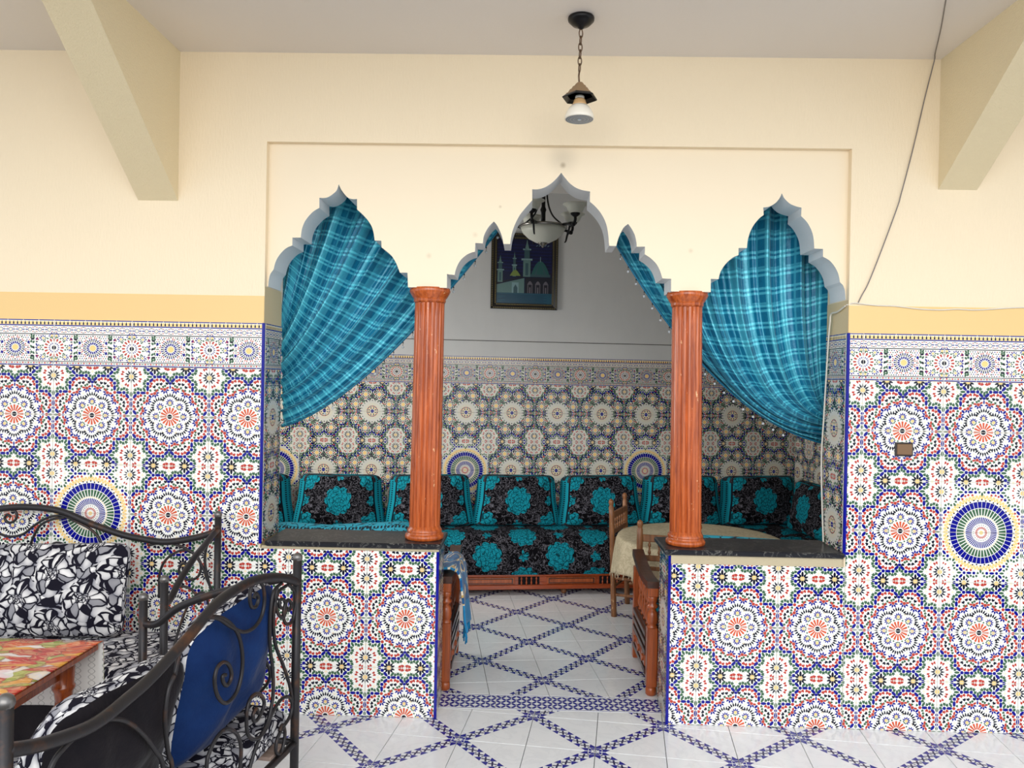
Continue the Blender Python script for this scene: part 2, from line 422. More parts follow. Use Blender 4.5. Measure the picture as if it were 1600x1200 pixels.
# ------------------------------------------------------------------ mesh building
class MB:
    def __init__(s):
        s.v, s.f, s.m, s.uv, s.sm = [], [], [], [], []
    def face(s, idx, m=0, uv=None, sm=False):
        s.f.append(tuple(idx)); s.m.append(m); s.uv.append(uv); s.sm.append(sm)
    def add(s, pts):
        i = len(s.v)
        s.v.extend(tuple(p) for p in pts)
        return i
    def poly(s, pts, m=0, uv=None, sm=False):
        i = s.add(pts)
        s.face(range(i, i+len(pts)), m, uv, sm)
    def box(s, a, b, mat=None, m=0, bevel=0.0):
        (x0, y0, z0), (x1, y1, z1) = a, b
        if bevel:
            e = bevel
            rings = [(z0, e), (z0+e, 0), (z1-e, 0), (z1, e)]
            P = [[(x0+k, y0, z), (x1-k, y0, z), (x1, y0+k, z), (x1, y1-k, z), (x1-k, y1, z), (x0+k, y1, z), (x0, y1-k, z), (x0, y0+k, z)] if 0 else
                 [(x0+k+e, y0+k, z), (x1-k-e, y0+k, z), (x1-k, y0+k+e, z), (x1-k, y1-k-e, z), (x1-k-e, y1-k, z), (x0+k+e, y1-k, z), (x0+k, y1-k-e, z), (x0+k, y0+k+e, z)] for z, k in rings]
            s.loft(P, m, True, True, mat)
            return
        c = [(x0, y0, z0), (x1, y0, z0), (x1, y1, z0), (x0, y1, z0), (x0, y0, z1), (x1, y0, z1), (x1, y1, z1), (x0, y1, z1)]
        if mat is not None:
            c = [mat @ Vector(p) for p in c]
        i = s.add(c)
        for q in ((0, 3, 2, 1), (4, 5, 6, 7), (0, 1, 5, 4), (1, 2, 6, 5), (2, 3, 7, 6), (3, 0, 4, 7)):
            s.face([i+k for k in q], m)
    def loft(s, rings, m=0, cap0=True, cap1=True, mat=None, sm=False, closed=True):
        n = len(rings[0])
        base = []
        for r in rings:
            base.append(s.add([mat @ Vector(p) for p in r] if mat is not None else r))
        for a, b in zip(base, base[1:]):
            for k in range(n if closed else n-1):
                k2 = (k+1) % n
                s.face((a+k, a+k2, b+k2, b+k), m, None, sm)
        if cap0:
            s.face([base[0]+k for k in reversed(range(n))], m)
        if cap1:
            s.face([base[-1]+k for k in range(n)], m)
    def tube(s, pts, r, seg=8, m=0, cap=True, sm=True):
        pts = [Vector(p) for p in pts]
        n = len(pts)
        rad = r if callable(r) else (lambda i: r)
        tang = []
        for i in range(n):
            a, b = pts[max(i-1, 0)], pts[min(i+1, n-1)]
            d = b-a
            tang.append(d.normalized() if d.length > 1e-9 else Vector((0, 0, 1)))
        ref = Vector((0, 0, 1)) if abs(tang[0].z) < .9 else Vector((1, 0, 0))
        nrm = (ref - tang[0]*ref.dot(tang[0])).normalized()
        rings = []
        for i in range(n):
            nrm = nrm - tang[i]*nrm.dot(tang[i])
            nrm = nrm.normalized() if nrm.length > 1e-6 else tang[i].orthogonal().normalized()
            bn = tang[i].cross(nrm)
            rr = rad(i)
            rings.append([pts[i] + nrm*(cos(2*pi*k/seg)*rr) + bn*(sin(2*pi*k/seg)*rr) for k in range(seg)])
        s.loft(rings, m, cap, cap, None, sm)
    def lathe(s, prof, seg=24, m=0, mat=None, sm=True, flute=None):
        rings = []
        for r, z in prof:
            ring = []
            for k in range(seg):
                a = 2*pi*k/seg
                q = r if flute is None else r*flute(a, z)
                ring.append((q*cos(a), q*sin(a), z))
            rings.append(ring)
        s.loft(rings, m, True, True, mat, sm)
    def grid(s, fn, nu, nv, m=0, uvf=None, sm=True, closed_u=False):
        b = len(s.v)
        for j in range(nv+1):
            for i in range(nu+1):
                s.v.append(tuple(fn(i/nu, j/nv)))
        for j in range(nv):
            for i in range(nu):
                q = [(i, j), (i+1, j), (i+1, j+1), (i, j+1)]
                s.face([b+jj*(nu+1)+ii for ii, jj in q], m, [uvf(ii/nu, jj/nv) for ii, jj in q] if uvf else None, sm)
    def ball(s, c, r, seg=12, m=0):
        n = seg//2
        s.lathe([(max(r*sin(pi*k/n), 1e-4), -r*cos(pi*k/n)) for k in range(n+1)], seg, m, Matrix.Translation(Vector(c)))
    def mesh(s, name, mats):
        me = bpy.data.meshes.new(name)
        me.from_pydata(s.v, [], s.f)
        for k in (mats if isinstance(mats, (list, tuple)) else [mats]):
            me.materials.append(M[k] if isinstance(k, str) else k)
        me.polygons.foreach_set('material_index', s.m)
        me.polygons.foreach_set('use_smooth', s.sm)
        if any(u is not None for u in s.uv):
            lay = me.uv_layers.new(name='UVMap').data
            li = 0
            for f, u in zip(s.f, s.uv):
                for k in range(len(f)):
                    if u is not None:
                        lay[li].uv = u[k]
                    li += 1
        me.update()
        return me
    def build(s, name, mats, parent=None, mat=None, weld=False):
        return obj(name, s.mesh(name, mats), parent, mat)
def obj(name, data, parent=None, mat=None):
    o = bpy.data.objects.new(name, data)
    COL.objects.link(o)
    if parent is not None:
        o.parent = parent
    if mat is not None:
        o.matrix_local = mat
    return o
def tag(o, label=None, cat=None, group=None, kind=None):
    for k, v in (('label', label), ('category', cat), ('group', group), ('kind', kind)):
        if v:
            o[k] = v
    return o
def thing(name, label, cat, mat=None, group=None):
    return tag(obj(name, None, None, mat), label, cat, group)
def struct(o):
    o['kind'] = 'structure'
    return o
def copy_tree(o, mat=None, parent=None):
    c = o.copy()
    COL.objects.link(c)
    if parent is not None:
        c.parent = parent
        c.matrix_parent_inverse = o.matrix_parent_inverse.copy()
    if mat is not None:
        c.matrix_local = mat
    for ch in list(o.children):
        copy_tree(ch, None, c)
    return c
def smooth_path(pts, n=6):
    P = [Vector(p) for p in pts]
    out = []
    for i in range(len(P)-1):
        p0, p1, p2, p3 = P[max(i-1, 0)], P[i], P[i+1], P[min(i+2, len(P)-1)]
        for k in range(n):
            t = k/n
            out.append(.5*((2*p1) + (p2-p0)*t + (2*p0-5*p1+4*p2-p3)*t*t + (3*p1-p0-3*p2+p3)*t**3))
    out.append(P[-1])
    return out
def frame(o, x, y, z):
    x, y, z = Vector(x), Vector(y), Vector(z)
    return Matrix(((x.x, y.x, z.x, o[0]), (x.y, y.y, z.y, o[1]), (x.z, y.z, z.z, o[2]), (0, 0, 0, 1)))
T = lambda x, y, z: Matrix.Translation(Vector((x, y, z)))
RZ = lambda a: Matrix.Rotation(a, 4, 'Z')
# the back room is turned a little against the front wall
PHI = .1329
INN = T(2.0909, 2.767, 0) @ RZ(PHI)          # u along the back wall, v towards it, z up

# ------------------------------------------------------------------ printed tiles
def circ(x, y, r, c, n=8):
    return (c, [(x+r*cos(2*pi*(k+.5)/n), y+r*sin(2*pi*(k+.5)/n)) for k in range(n)])
def ell(x, y, a, b, ang, c, n=8):
    ca, sa = cos(R(ang)), sin(R(ang))
    return (c, [(x+a*cos(2*pi*k/n)*ca-b*sin(2*pi*k/n)*sa, y+a*cos(2*pi*k/n)*sa+b*sin(2*pi*k/n)*ca) for k in range(n)])
def loc(pts, x, y, ang, c):
    ca, sa = cos(R(ang)), sin(R(ang))
    return (c, [(x+p*ca-q*sa, y+p*sa+q*ca) for p, q in pts])
def kite(x, y, L, W, ang, c):      # narrow end at the back, broad notched end outwards
    return loc([(-L/2, 0), (0, -W/2), (L/2, -W*.36), (L*.3, 0), (L/2, W*.36), (0, W/2)], x, y, ang, c)
def drop(x, y, L, W, ang, c):
    return loc([(-L/2, -W*.18), (L*.15, -W/2), (L/2, 0), (L*.15, W/2), (-L/2, W*.18)], x, y, ang, c)
def wedge(cx, cy, r0, r1, a, da0, da1, c):
    a, da0, da1 = R(a), R(da0), R(da1)
    return (c, [(cx+r*cos(q), cy+r*sin(q)) for r, q in ((r0, a-da0), (r1, a-da1), (r1, a+da1), (r0, a+da0))])
def bar(x0, y0, x1, y1, c):
    return (c, [(x0, y0), (x1, y0), (x1, y1), (x0, y1)])
def mirror(ps):
    return [(c, [(-x, y) for x, y in reversed(p)]) for c, p in ps]
def flipv(ps, h=25.0):
    return [(c, [(x, h-y) for x, y in reversed(p)]) for c, p in ps]
def parea(p):
    return .5*abs(sum(p[i][0]*p[(i+1) % len(p)][1]-p[(i+1) % len(p)][0]*p[i][1] for i in range(len(p))))
def cen(p):
    return sum(q[0] for q in p[1])/len(p[1]), sum(q[1] for q in p[1])/len(p[1])
def U(x, y):                       # position measured on one tile -> tile centimetres
    dx, dy = x-818, 1003-y
    return (dx-.019*dy)/37.4, (.019*dx+dy)/37.4
def frame_pieces():
    BC = [(410, 110), (533, 245), (713, 247), (402, 376), (216, 548)]
    P = []
    for x, y in BC:
        P.append(circ(*U(x, y), .72, 'b'))
    P.append(circ(*U(835, 370), .6, 'b'))
    for x, y, a in ((472, 182, -47), (622, 245, 0), (775, 310, -45), (468, 310, 45), (398, 465, 90), (308, 550, 0), (150, 610, 52), (145, 920, -52)):
        P.append(ell(*U(x, y), 1.2, .62, a, 'b'))
    P.append(circ(*U(393, 552), .66, 'r'))
    for x, y, a, l in ((75, 675, 90, .6), (75, 765, 90, 1.3), (75, 858, 90, .6)):
        P.append(ell(-19.95, U(x, y)[1], l, .62, 90, 'b'))
    P.append(ell(-19.95, U(75, 575)[1], 1.1, .6, 90, 'g'))
    P.append(ell(-19.95, U(75, 930)[1], .8, .5, 90, 'g'))
    P += [ell(-18.4, .0, 1.2, .4, 0, 'g'), circ(-16.7, 0, .55, 'r'), circ(-14.8, 0, .6, 's')]
    for x, y, a in ((440, 245, 0), (330, 485, -60), (600, 185, 50), (835, 290, 90)):
        P.append(ell(*U(x, y), 1.1, .52, a, 'g'))
    allb = [U(*b) for b in BC] + [U(472, 182), U(622, 245), U(468, 310), U(398, 465), U(308, 550), U(775, 310)]
    for x, y in ((340, 115), (355, 165), (405, 185), (350, 325), (402, 297), (330, 372), (350, 425), (265, 490), (215, 470), (160, 490), (145, 545), (657, 195), (708, 180), (760, 195), (785, 250), (352, 62)):
        px, py = U(x, y)
        bx, by = min(allb, key=lambda b: (b[0]-px)**2+(b[1]-py)**2)
        P.append(kite(px, py, 1.35, 1.0, math.degrees(math.atan2(py-by, px-bx)), 'g'))
    # dark stars at the tile's upper edge
    sx, sy = U(537, 70)
    P.append(circ(sx, 25.0, 1.0, 'y', 10))
    for a in (200, 232, 308, 340):
        P.append(drop(sx+2.0*cos(R(a)), 25.0+2.0*sin(R(a)), 1.4, .8, a+180, 'k'))
    P.append(ell(sx, 22.75, 1.15, .5, 90, 'k'))
    P.append(drop(*U(360, 72), 1.1, .8, 150, 'b'))
    # pale rosette centred on the tile joint
    rx, ry = -20.0, U(85, 240)[1]
    P.append(circ(rx, ry, 1.15, 'y', 12))
    for k in range(12):
        a = k*30 + (15 if 0 else 0)
        P.append(drop(rx+2.25*cos(R(a)), ry+2.25*sin(R(a)), 1.5, .62, a+180, 'k'))
    for a in (21, 63, 117, 159, 201, 243, 297, 339):
        for d in (-8, 8):
            q = a+d
            P.append(loc([(-.55, 0), (.1, -.5), (.65, -.1), (.35, .35)] if d > 0 else [(-.55, 0), (.35, -.35), (.65, .1), (.1, .5)], rx+4.75*cos(R(q)), ry+4.75*sin(R(q)), a, 'r'))
    for k in range(8):
        a = k*45
        P.append(loc([(.7, 0), (.2, .2), (0, .7), (-.2, .2), (-.7, 0), (-.2, -.2), (0, -.7), (.2, -.2)], rx+6.6*cos(R(a)), ry+6.6*sin(R(a)), a, 'p'))
    for x, y in ((745, 92), (795, 105)):
        P.append(kite(*U(x, y), 1.3, 1.0, math.degrees(math.atan2(-(y-130), x-770)), 'r'))
    P.append(loc([(.7, 0), (.2, .2), (0, .7), (-.2, .2), (-.7, 0), (-.2, -.2), (0, -.7), (.2, -.2)], *U(835, 170), 0, 'p'))
    return P
def lobe_pieces():
    P = []
    for x, y, a in ((525, 320, 60), (580, 300, 80), (655, 300, 100), (705, 320, 120), (470, 375, 20), (450, 425, 0), (210, 620, 70), (265, 600, 100), (160, 670, 30), (135, 730, 10), (130, 805, -10), (155, 855, -30)):
        P.append(kite(*U(x, y), 1.2, 1.05, a+180, 'r'))
    for x, y in ((585, 385), (655, 380), (525, 435), (770, 370), (262, 680), (210, 735), (210, 800)):
        px, py = U(x, y)
        P.append(kite(px, py, 1.1, 1.15, math.degrees(math.atan2(py, px)), 'k'))
    for x, y in ((620, 450), (695, 435), (735, 415), (590, 495), (540, 500), (450, 505), (345, 605), (330, 655), (325, 705), (280, 770), (265, 850), (240, 885), (200, 925)):
        px, py = U(x, y)
        P.append(kite(px, py, 1.05, .8, math.degrees(math.atan2(py, px)), 'g'))
    return P
def medal_pieces():
    """rosette in the middle of the tile joint, complete circle"""
    P = [circ(0, 0, 1.2, 'k', 16)]
    for k in range(16):
        a = k*22.5
        P.append(loc([(2.05, -.22), (4.4, -.42), (4.6, 0), (4.4, .42), (2.05, .22)], 0, 0, a, 'o'))
        P.append(circ(5.55*cos(R(a)), 5.55*sin(R(a)), .30, 'g', 6)) if k % 2 else None
    for k in range(8):
        a = k*45+90
        cx, cy = 7.05*cos(R(a)), 7.05*sin(R(a))
        P.append(circ(cx, cy, .66, 'y'))
        for q in (-108, -72, -36, 0, 36, 72, 108):
            b = a+q
            P.append(drop(cx+1.4*cos(R(b)), cy+1.4*sin(R(b)), .95, .5, b+180, 'b'))
        for q in (145, 180, 215):
            b = a+q
            P.append(circ(cx+1.35*cos(R(b)), cy+1.35*sin(R(b)), .27, 'g', 6))
        for q in range(-68, 69, 17):
            b = a+q
            P.append(drop(cx+3.9*cos(R(b)), cy+3.9*sin(R(b)), 1.35, .62, b+180, 'k'))
        P.append(loc([(.5, 0), (.15, .15), (0, .5), (-.15, .15), (-.5, 0), (-.15, -.15), (0, -.5), (.15, -.15)], 8.6*cos(R(a+22.5)), 8.6*sin(R(a+22.5)), 0, 'p'))
        P.append(loc([(.6, 0), (.15, .15), (0, .6), (-.15, .15), (-.6, 0), (-.15, -.15), (0, -.6), (.15, -.15)], 11.9*cos(R(a+22.5)), 11.9*sin(R(a+22.5)), 45, 'p'))
    for k in range(16):
        a = 11.25+22.5*k
        cx, cy = 14.1*cos(R(a)), 14.1*sin(R(a))
        P.append(circ(cx, cy, .55, 'r'))
        for q in (-66, -22, 22, 66):
            b = a+180+q
            P.append(drop(cx+1.55*cos(R(b)), cy+1.55*sin(R(b)), 1.1, .68, b+180, 'b'))
        for q in (-70, 70):
            b = a+q
            P.append(ell(cx+1.62*cos(R(b)), cy+1.62*sin(R(b)), .62, .38, b, 'r', 6))
    for k in range(4):
        a = 45+90*k
        P.append(ell(14.4*cos(R(a)), 14.4*sin(R(a)), .85, .48, a, 'b'))
    P += [ell(0, 15.1, .28, .7, 0, 'b')]
    return P
def base_set(lobes=True):
    P = frame_pieces() + (lobe_pieces() if lobes else [])
    out = list(P)
    for p in P:
        if abs(cen(p)[0]) > .12:
            out += mirror([p])
    return out
def upper_print():
    return base_set() + medal_pieces()
def big_print():
    P = [p for p in base_set() if math.hypot(*cen(p)) > 19.0]
    ring = []
    for k in range(66):
        a = k*360/66
        ring.append(circ(18.1*cos(R(a)), 18.1*sin(R(a)), .72, 'y', 6))
        ring.append(circ(17.1*cos(R(a+2.7)), 17.1*sin(R(a+2.7)), .6, 'y', 6))
    for k in range(52):
        a = k*360/52
        ring.append(circ((16.5 if k % 2 else 16.0)*cos(R(a)), (16.5 if k % 2 else 16.0)*sin(R(a)), .38, 'k', 6))
    for k in range(44):
        a = (k+.5)*360/44
        ring.append(wedge(0, 0, 12.4, 15.5, a, 3.6, 3.65, 'b'))
        ring.append(wedge(0, 0, 8.7, 12.1, a, 2.4, 3.1, 'g'))
    for k in range(50):
        a = (k+.5)*7.2
        ring.append(wedge(0, 0, 4.75, 7.6, a, 2.0, 2.1, 'b'))
        ring.append(wedge(0, 0, 8.25, 8.5, a, 2.2, 2.2, 'y'))
    for k in range(22):
        a = (k+.5)*360/22
        ring.append(loc([(1.7, 0), (2.5, -.26), (3.2, 0), (2.5, .26)], 0, 0, a, 'r'))
        ring.append(circ(3.85*cos(R(a)), 3.85*sin(R(a)), .2, 'k', 5))
    ring.append(circ(0, 0, .95, 'y', 12))
    return P + ring
def inner_print(big=False):
    rng = random.Random(3)
    P = base_set(False)
    if big:
        return [p for p in P if math.hypot(*cen(p)) > 19.0] + [p for p in big_print() if math.hypot(*cen(p)) <= 19.0]
    P = [p for p in P if math.hypot(*cen(p)) > 13.0]
    Y = [(sx*5.75, 14.3) for sx in (-1, 1)] + [(sx*14.0, 6.0) for sx in (-1, 1)] + [(sx*14, -6.0) for sx in (-1, 1)]
    for x, y in Y:
        P.append(circ(x, y, 1.55, 'y', 10))
        for k in range(8):
            a = k*45+22.5
            P.append(circ(x+2.45*cos(R(a)), y+2.45*sin(R(a)), .42, 'k', 5))
            P.append(circ(x+3.3*cos(R(a+22.5)), y+3.3*sin(R(a+22.5)), .5, 'r' if k % 2 else 'k', 6))
            P.append(circ(x+4.1*cos(R(a)), y+4.1*sin(R(a)), .5, 'k' if k % 2 else 'g', 6))
    used = [(cen(p), .75) for p in P] + [((x, y), 4.3) for x, y in Y]
    st = 1.28
    for j in range(-14, 21):
        for i in range(-17, 18):
            x, y = (i+.5*(j % 2))*st, j*st*.87
            d = math.hypot(x, y)
            if d < 10.2 or abs(x) > 20 or y > 25 or y < -2:
                continue
            if math.hypot(x-20, y-20.6) < 7 or math.hypot(x+20, y-20.6) < 7 or (abs(x) < 6 and y > 20):
                continue
            if any(abs(x-c[0]) < r and abs(y-c[1]) < r and math.hypot(x-c[0], y-c[1]) < r for c, r in used):
                continue
            P.append(circ(x, y, .55, rng.choice('kgbkgkgr'), 5))
    P.append(('c', [(6.9*cos(2*pi*k/32), 6.9*sin(2*pi*k/32)) for k in range(32)]))
    for k in range(24):
        a = k*15
        P.append(circ(9.2*cos(R(a)), 9.2*sin(R(a)), .4, 'g' if k % 2 else 'k', 5))
        P.append(wedge(0, 0, 4.0, 4.6, a, 4, 5, 'k' if k % 2 else 'r'))
    for k in range(16):
        P.append(wedge(0, 0, 2.3, 3.3, k*22.5, 4.5, 6, 'k' if k % 2 else 'y'))
    P.append(circ(0, 0, 1.45, 'b', 14))
    return P
def border_print():
    P = []
    for k in range(5):
        P.append(bar(-20+8*k+.12, 24.35, -12+8*k-.12, 24.95, 'b'))
    P.append(bar(-20, 22.15, 20, 24.2, 'p'))
    for k in range(20):
        x = -19+2*k
        P.append(('k', [(x-.38, 22.2), (x+.38, 22.2), (x+.38, 23.3), (x+.14, 23.75), (x+.14, 24.1), (x-.14, 24.1), (x-.14, 23.75), (x-.38, 23.3)]))
        P.append(bar(x+.62, 22.3, x+1.38, 23.6, 'y'))
    P.append(bar(-20, 21.45, 20, 22.05, 'b'))
    for k in range(8):
        x = -17.5+5*k
        P.append(circ(x, 19.4, .42, 'p', 6))
        for q in range(8):
            P.append(circ(x+.98*cos(q*pi/4), 19.4+.98*sin(q*pi/4), .22, 'b' if q % 2 else 'k', 5))
        for sg in (-1, 1):
            P.append(ell(x+sg*1.72, 19.4, .55, .22, 0, 'b', 6))
            for sy in (-1, 1):
                P.append(ell(x+sg*1.5, 19.4+sy*1.15, .38, .17, 35*sg*sy*-1, 'r', 5))
                P.append(ell(x+sg*2.2, 19.4+sy*1.5, .3, .15, 0, 'k', 5))
    P.append(bar(-20, 16.85, 20, 17.3, 'k'))
    cy = 9.7
    P.append(circ(0, cy, 1.6, 'y', 16))
    for k in range(16):
        a = k*22.5
        P.append(drop(2.6*cos(R(a)), cy+2.6*sin(R(a)), 1.1, .7, a, 'b'))
    for k in range(26):
        a = k*360/26
        P.append(wedge(0, cy, 3.5, 4.1, a, 2.4, 2.4, 'k'))
        P.append(wedge(0, cy, 4.35, 4.9, a, 3, 3, 'k' if k % 2 else 'b'))
    for k in range(12):
        a = k*30+15
        for d in (-5, 5):
            P.append(drop(5.6*cos(R(a+d)), cy+5.6*sin(R(a+d)), .8, .45, a+d*5, 'r'))
        P.append(circ(6.5*cos(R(a+15)), cy+6.5*sin(R(a+15)), .3, 'k', 5))
    H = []
    for y in (cy-5.1, cy-2.9, cy, cy+2.9, cy+5.1, cy+6.3, cy-6.3):
        H.append(ell(-9.4, y, .55, .85, 30 if y > cy else -30, 'g', 7))
        H.append(ell(-8.3, y+.4, .4, .6, 0, 'g', 6))
    H += [ell(-8.9, cy+4.5, 1.0, .5, 0, 'k'), ell(-8.9, cy-4.5, 1.0, .5, 0, 'k'), circ(-11.2, cy+4.6, .72, 'r'), circ(-11.2, cy-4.6, .72, 'r'),
          ell(-6.8, cy+2.8, .5, .65, 0, 'b', 6), ell(-6.8, cy-2.8, .5, .65, 0, 'b', 6), drop(-9.3, cy, 1.1, .9, 180, 'k')]
    for k in range(-3, 4):
        H.append(drop(-11.0, cy+k*1.55, .8, .6, 0, 'b' if k % 2 else 'k'))
    rx = -20
    H.append(circ(rx, cy, 1.15, 'k', 14))
    for k in range(16):
        a = k*22.5
        if cos(R(a)) < -.05:
            continue
        H.append(drop(rx+2.4*cos(R(a)), cy+2.4*sin(R(a)), .8, .4, a+180, 'b'))
        H.append(loc([(3.5, -.36), (5.0, -.48), (5.0, .48), (3.5, .36)], rx, cy, a, 'r'))
        H.append(circ(rx+5.9*cos(R(a+11)), cy+5.9*sin(R(a+11)), .36, 'g', 6))
    for a, r in ((0, 7.9), (42, 7.6), (-42, 7.6), (80, 6.6), (-80, 6.6)):
        x, y = rx+r*cos(R(a)), cy+r*sin(R(a))
        H.append(circ(x, y, .6, 'y', 8))
        for q in range(8):
            b = a+q*45
            H.append(drop(x+1.3*cos(R(b)), y+1.3*sin(R(b)), .85, .5, b+180, 'b' if abs(q-4) > 1 else 'g'))
    P += H + mirror(H)
    P.append(bar(-20, 2.1, 20, 2.5, 'k'))
    for k in range(14):
        x = -18.6+2.83*k
        P.append(circ(x, 1.4, .36, 'r', 6))
        P.append(ell(x+1.4, 1.4, .6, .17, 0, 'g', 6))
    for k in range(5):
        P.append(bar(-20+8*k+.12, .08, -12+8*k-.12, .7, 'b'))
    return P
def clip_half(p, a, b, c):
    out = []
    n = len(p)
    for i in range(n):
        q, r = p[i], p[(i+1) % n]
        dq, dr = a*q[0]+b*q[1]-c, a*r[0]+b*r[1]-c
        if dq <= 0:
            out.append(q)
        if (dq < 0 < dr) or (dr < 0 < dq):
            t = dq/(dq-dr)
            out.append((q[0]+t*(r[0]-q[0]), q[1]+t*(r[1]-q[1])))
    return out
def clip_poly(p, halves):
    for h in halves:
        if len(p) < 3:
            return []
        p = clip_half(p, *h)
    return p if len(p) >= 3 else []
def rect(x0, y0, x1, y1):
    return [(x0, y0), (x1, y0), (x1, y1), (x0, y1)]
def edges_of(poly):
    """half planes inside a convex counter-clockwise outline"""
    H = []
    for i in range(len(poly)):
        (x0, y0), (x1, y1) = poly[i], poly[(i+1) % len(poly)]
        a, b = (y1-y0), -(x1-x0)
        H.append((a, b, a*x0+b*y0))
    return H
def tile_mesh(name, outline, prints, ground, cols, th, scale=1.0, lift=.00025):
    """a tile body with its printed pieces lying on the face (x right, y up, z out); numbers in cm"""
    mb = MB()
    mats = [ground]
    k = .01*scale
    top = [(x*k, y*k, th) for x, y in outline]
    bot = [(x*k, y*k, 0) for x, y in outline]
    e = .0012
    cx, cy = sum(p[0] for p in top)/len(top), sum(p[1] for p in top)/len(top)
    ins = []
    for x, y, z in top:
        d = math.hypot(x-cx, y-cy) or 1
        ins.append((x-(x-cx)/d*e, y-(y-cy)/d*e, z))
    mid = [(x, y, th-.0012) for x, y, z in top]
    mb.loft([bot, mid, ins], 0, False, True)
    H = edges_of([(x/k, y/k) for x, y, z in ins])
    for c, p, lay in prints:
        q = clip_poly(p, H)
        if len(q) < 3 or parea(q) < .004:
            continue
        key = cols[c]
        if key not in mats:
            mats.append(key)
        mb.poly([(x*k, y*k, th+lift+lay*3e-5) for x, y in q], mats.index(key))
    return mb.mesh(name, mats)
def layered(ps):
    """give every printed piece a layer above the pieces it overlaps"""
    bb, out = [], []
    for c, p in ps:
        xs, ys = [q[0] for q in p], [q[1] for q in p]
        b = (min(xs), max(xs), min(ys), max(ys))
        l = 0
        for (x0, x1, y0, y1), l2 in bb:
            if l2 >= l and b[0] < x1 and x0 < b[1] and b[2] < y1 and y0 < b[3]:
                l = l2+1
        l = min(l, 9)
        bb.append((b, l))
        out.append((c, p, l))
    return out
GCOL = {k: 'glaze_' + k for k in GL}
PRINTS = {}
def bolder(ps, k_small=1.5, k_big=1.25):
    out = []
    for c, p in ps:
        a = parea(p)
        k = k_small if a < 1.0 else (k_big if a < 3.2 else 1.0)
        x, y = cen((c, p))
        out.append((c, [(x+(u-x)*k, y+(v-y)*k) for u, v in p]))
    return out
PRINTS['up'] = bolder(upper_print())
PRINTS['low'] = flipv(PRINTS['up'])
PRINTS['bigup'] = bolder(big_print(), 1.12, 1.06)
PRINTS['biglow'] = flipv(PRINTS['bigup'])
PRINTS['inup'] = bolder(inner_print(), 1.3, 1.15)
PRINTS['inlow'] = flipv(PRINTS['inup'])
PRINTS['inbigup'] = bolder(inner_print(True), 1.2, 1.08)
PRINTS['inbiglow'] = flipv(PRINTS['inbigup'])
PRINTS['border'] = bolder(border_print(), 1.35, 1.0)
fill = []
for j in range(0, 13):
    for i in range(-17, 18):
        x, y = (i+.5*(j % 2))*1.2, 3.1+j*1.08
        if abs(x) < 19.9 and min(math.hypot(x, y-9.7), math.hypot(x-20, y-9.7), math.hypot(x+20, y-9.7)) > 5.2 and abs(abs(x)-9.2) > 1.2:
            fill.append(circ(x, y, .42, 'kgbk'[(i*7+j*3) % 4], 5))
PRINTS['inborder'] = fill + PRINTS['border']
PRINTS['border'] = [(('r', 'g', 'k', 'b')[n % 4], [(c[0]+(x-c[0])*.8, c[1]+(y-c[1])*.8) for x, y in p]) for n, (q, p) in enumerate(fill) for c in [cen((q, p))] if min(math.hypot(c[0], c[1]-9.7), math.hypot(c[0]-20, c[1]-9.7)-2.2, math.hypot(c[0]+20, c[1]-9.7)-2.2) > 6.4] + PRINTS['border']
PRINTS = {k: layered(v) for k, v in PRINTS.items()}
CACHE = {}
GAP = .16
def wall_tile(kind, x0, x1, y0, y1, ysc=1.0, ground='glaze_w'):
    """kind of print, clip window in tile cm (x -20..20, y 0..25)"""
    key = (kind, round(x0, 2), round(x1, 2), round(y0, 2), round(y1, 2), ysc, ground)
    if key not in CACHE:
        g = GAP/2
        pr = PRINTS[kind]
        if ysc != 1.0:
            pr = [(c, [(x, y*ysc) for x, y in p], l) for c, p, l in pr]
        CACHE[key] = tile_mesh('tile', rect(x0+g, y0*ysc+g, x1-g, y1*ysc-g), pr, ground, GCOL, .007)
    return CACHE[key]
def tile_run(parent, org, xd, nd, c0, first, last, x_lo, x_hi, rows, bigs=(), prefix='', ground='glaze_w'):
    """tiles on a vertical plane: medallion columns at c0 + .4 k (metres along xd)"""
    xd, nd = Vector(xd), Vector(nd)
    up = Vector((0, 0, 1))
    for k in range(first, last+1):
        c = c0+.4*k
        a, b = max(c-.2, x_lo), min(c+.2, x_hi)
        if b-a < .012:
            continue
        for zc, kind, y0, y1, ysc in rows:
            kd = kind
            if kind == 'border':
                kd = 'inborder' if prefix else 'border'
            else:
                kd = prefix + ('big' if any(kk == k and abs(zz-zc) < .01 for kk, zz in bigs) else '') + kind
            me = wall_tile(kd, (a-c)*100, (b-c)*100, y0, y1, ysc, ground)
            zb = zc if kind in ('up', 'border') else zc-.25
            obj('tile', me, parent, frame(Vector(org)+xd*c+up*zb, xd, up, nd))
def rows_from(z0, z1, shift=0.0, border=True, top=1.985):
    """list of (medallion z or border z, kind, clip y0, clip y1 in cm, y scale)"""
    out = []
    for zc in (0, .5, 1.0, 1.5):
        zc += shift
        for kind, lo, hi in (('low', zc-.25, zc), ('up', zc, zc+.25)):
            a, b = max(lo, z0), min(hi, z1, 1.75+shift)
            if b-a > .012:
                out.append((zc, kind, (a-lo)*100, (b-lo)*100, 1.0))
    if border and z1 > 1.8:
        out.append((1.75+shift, 'border', 0, 25, (top-1.75-shift)/.25))
    return out

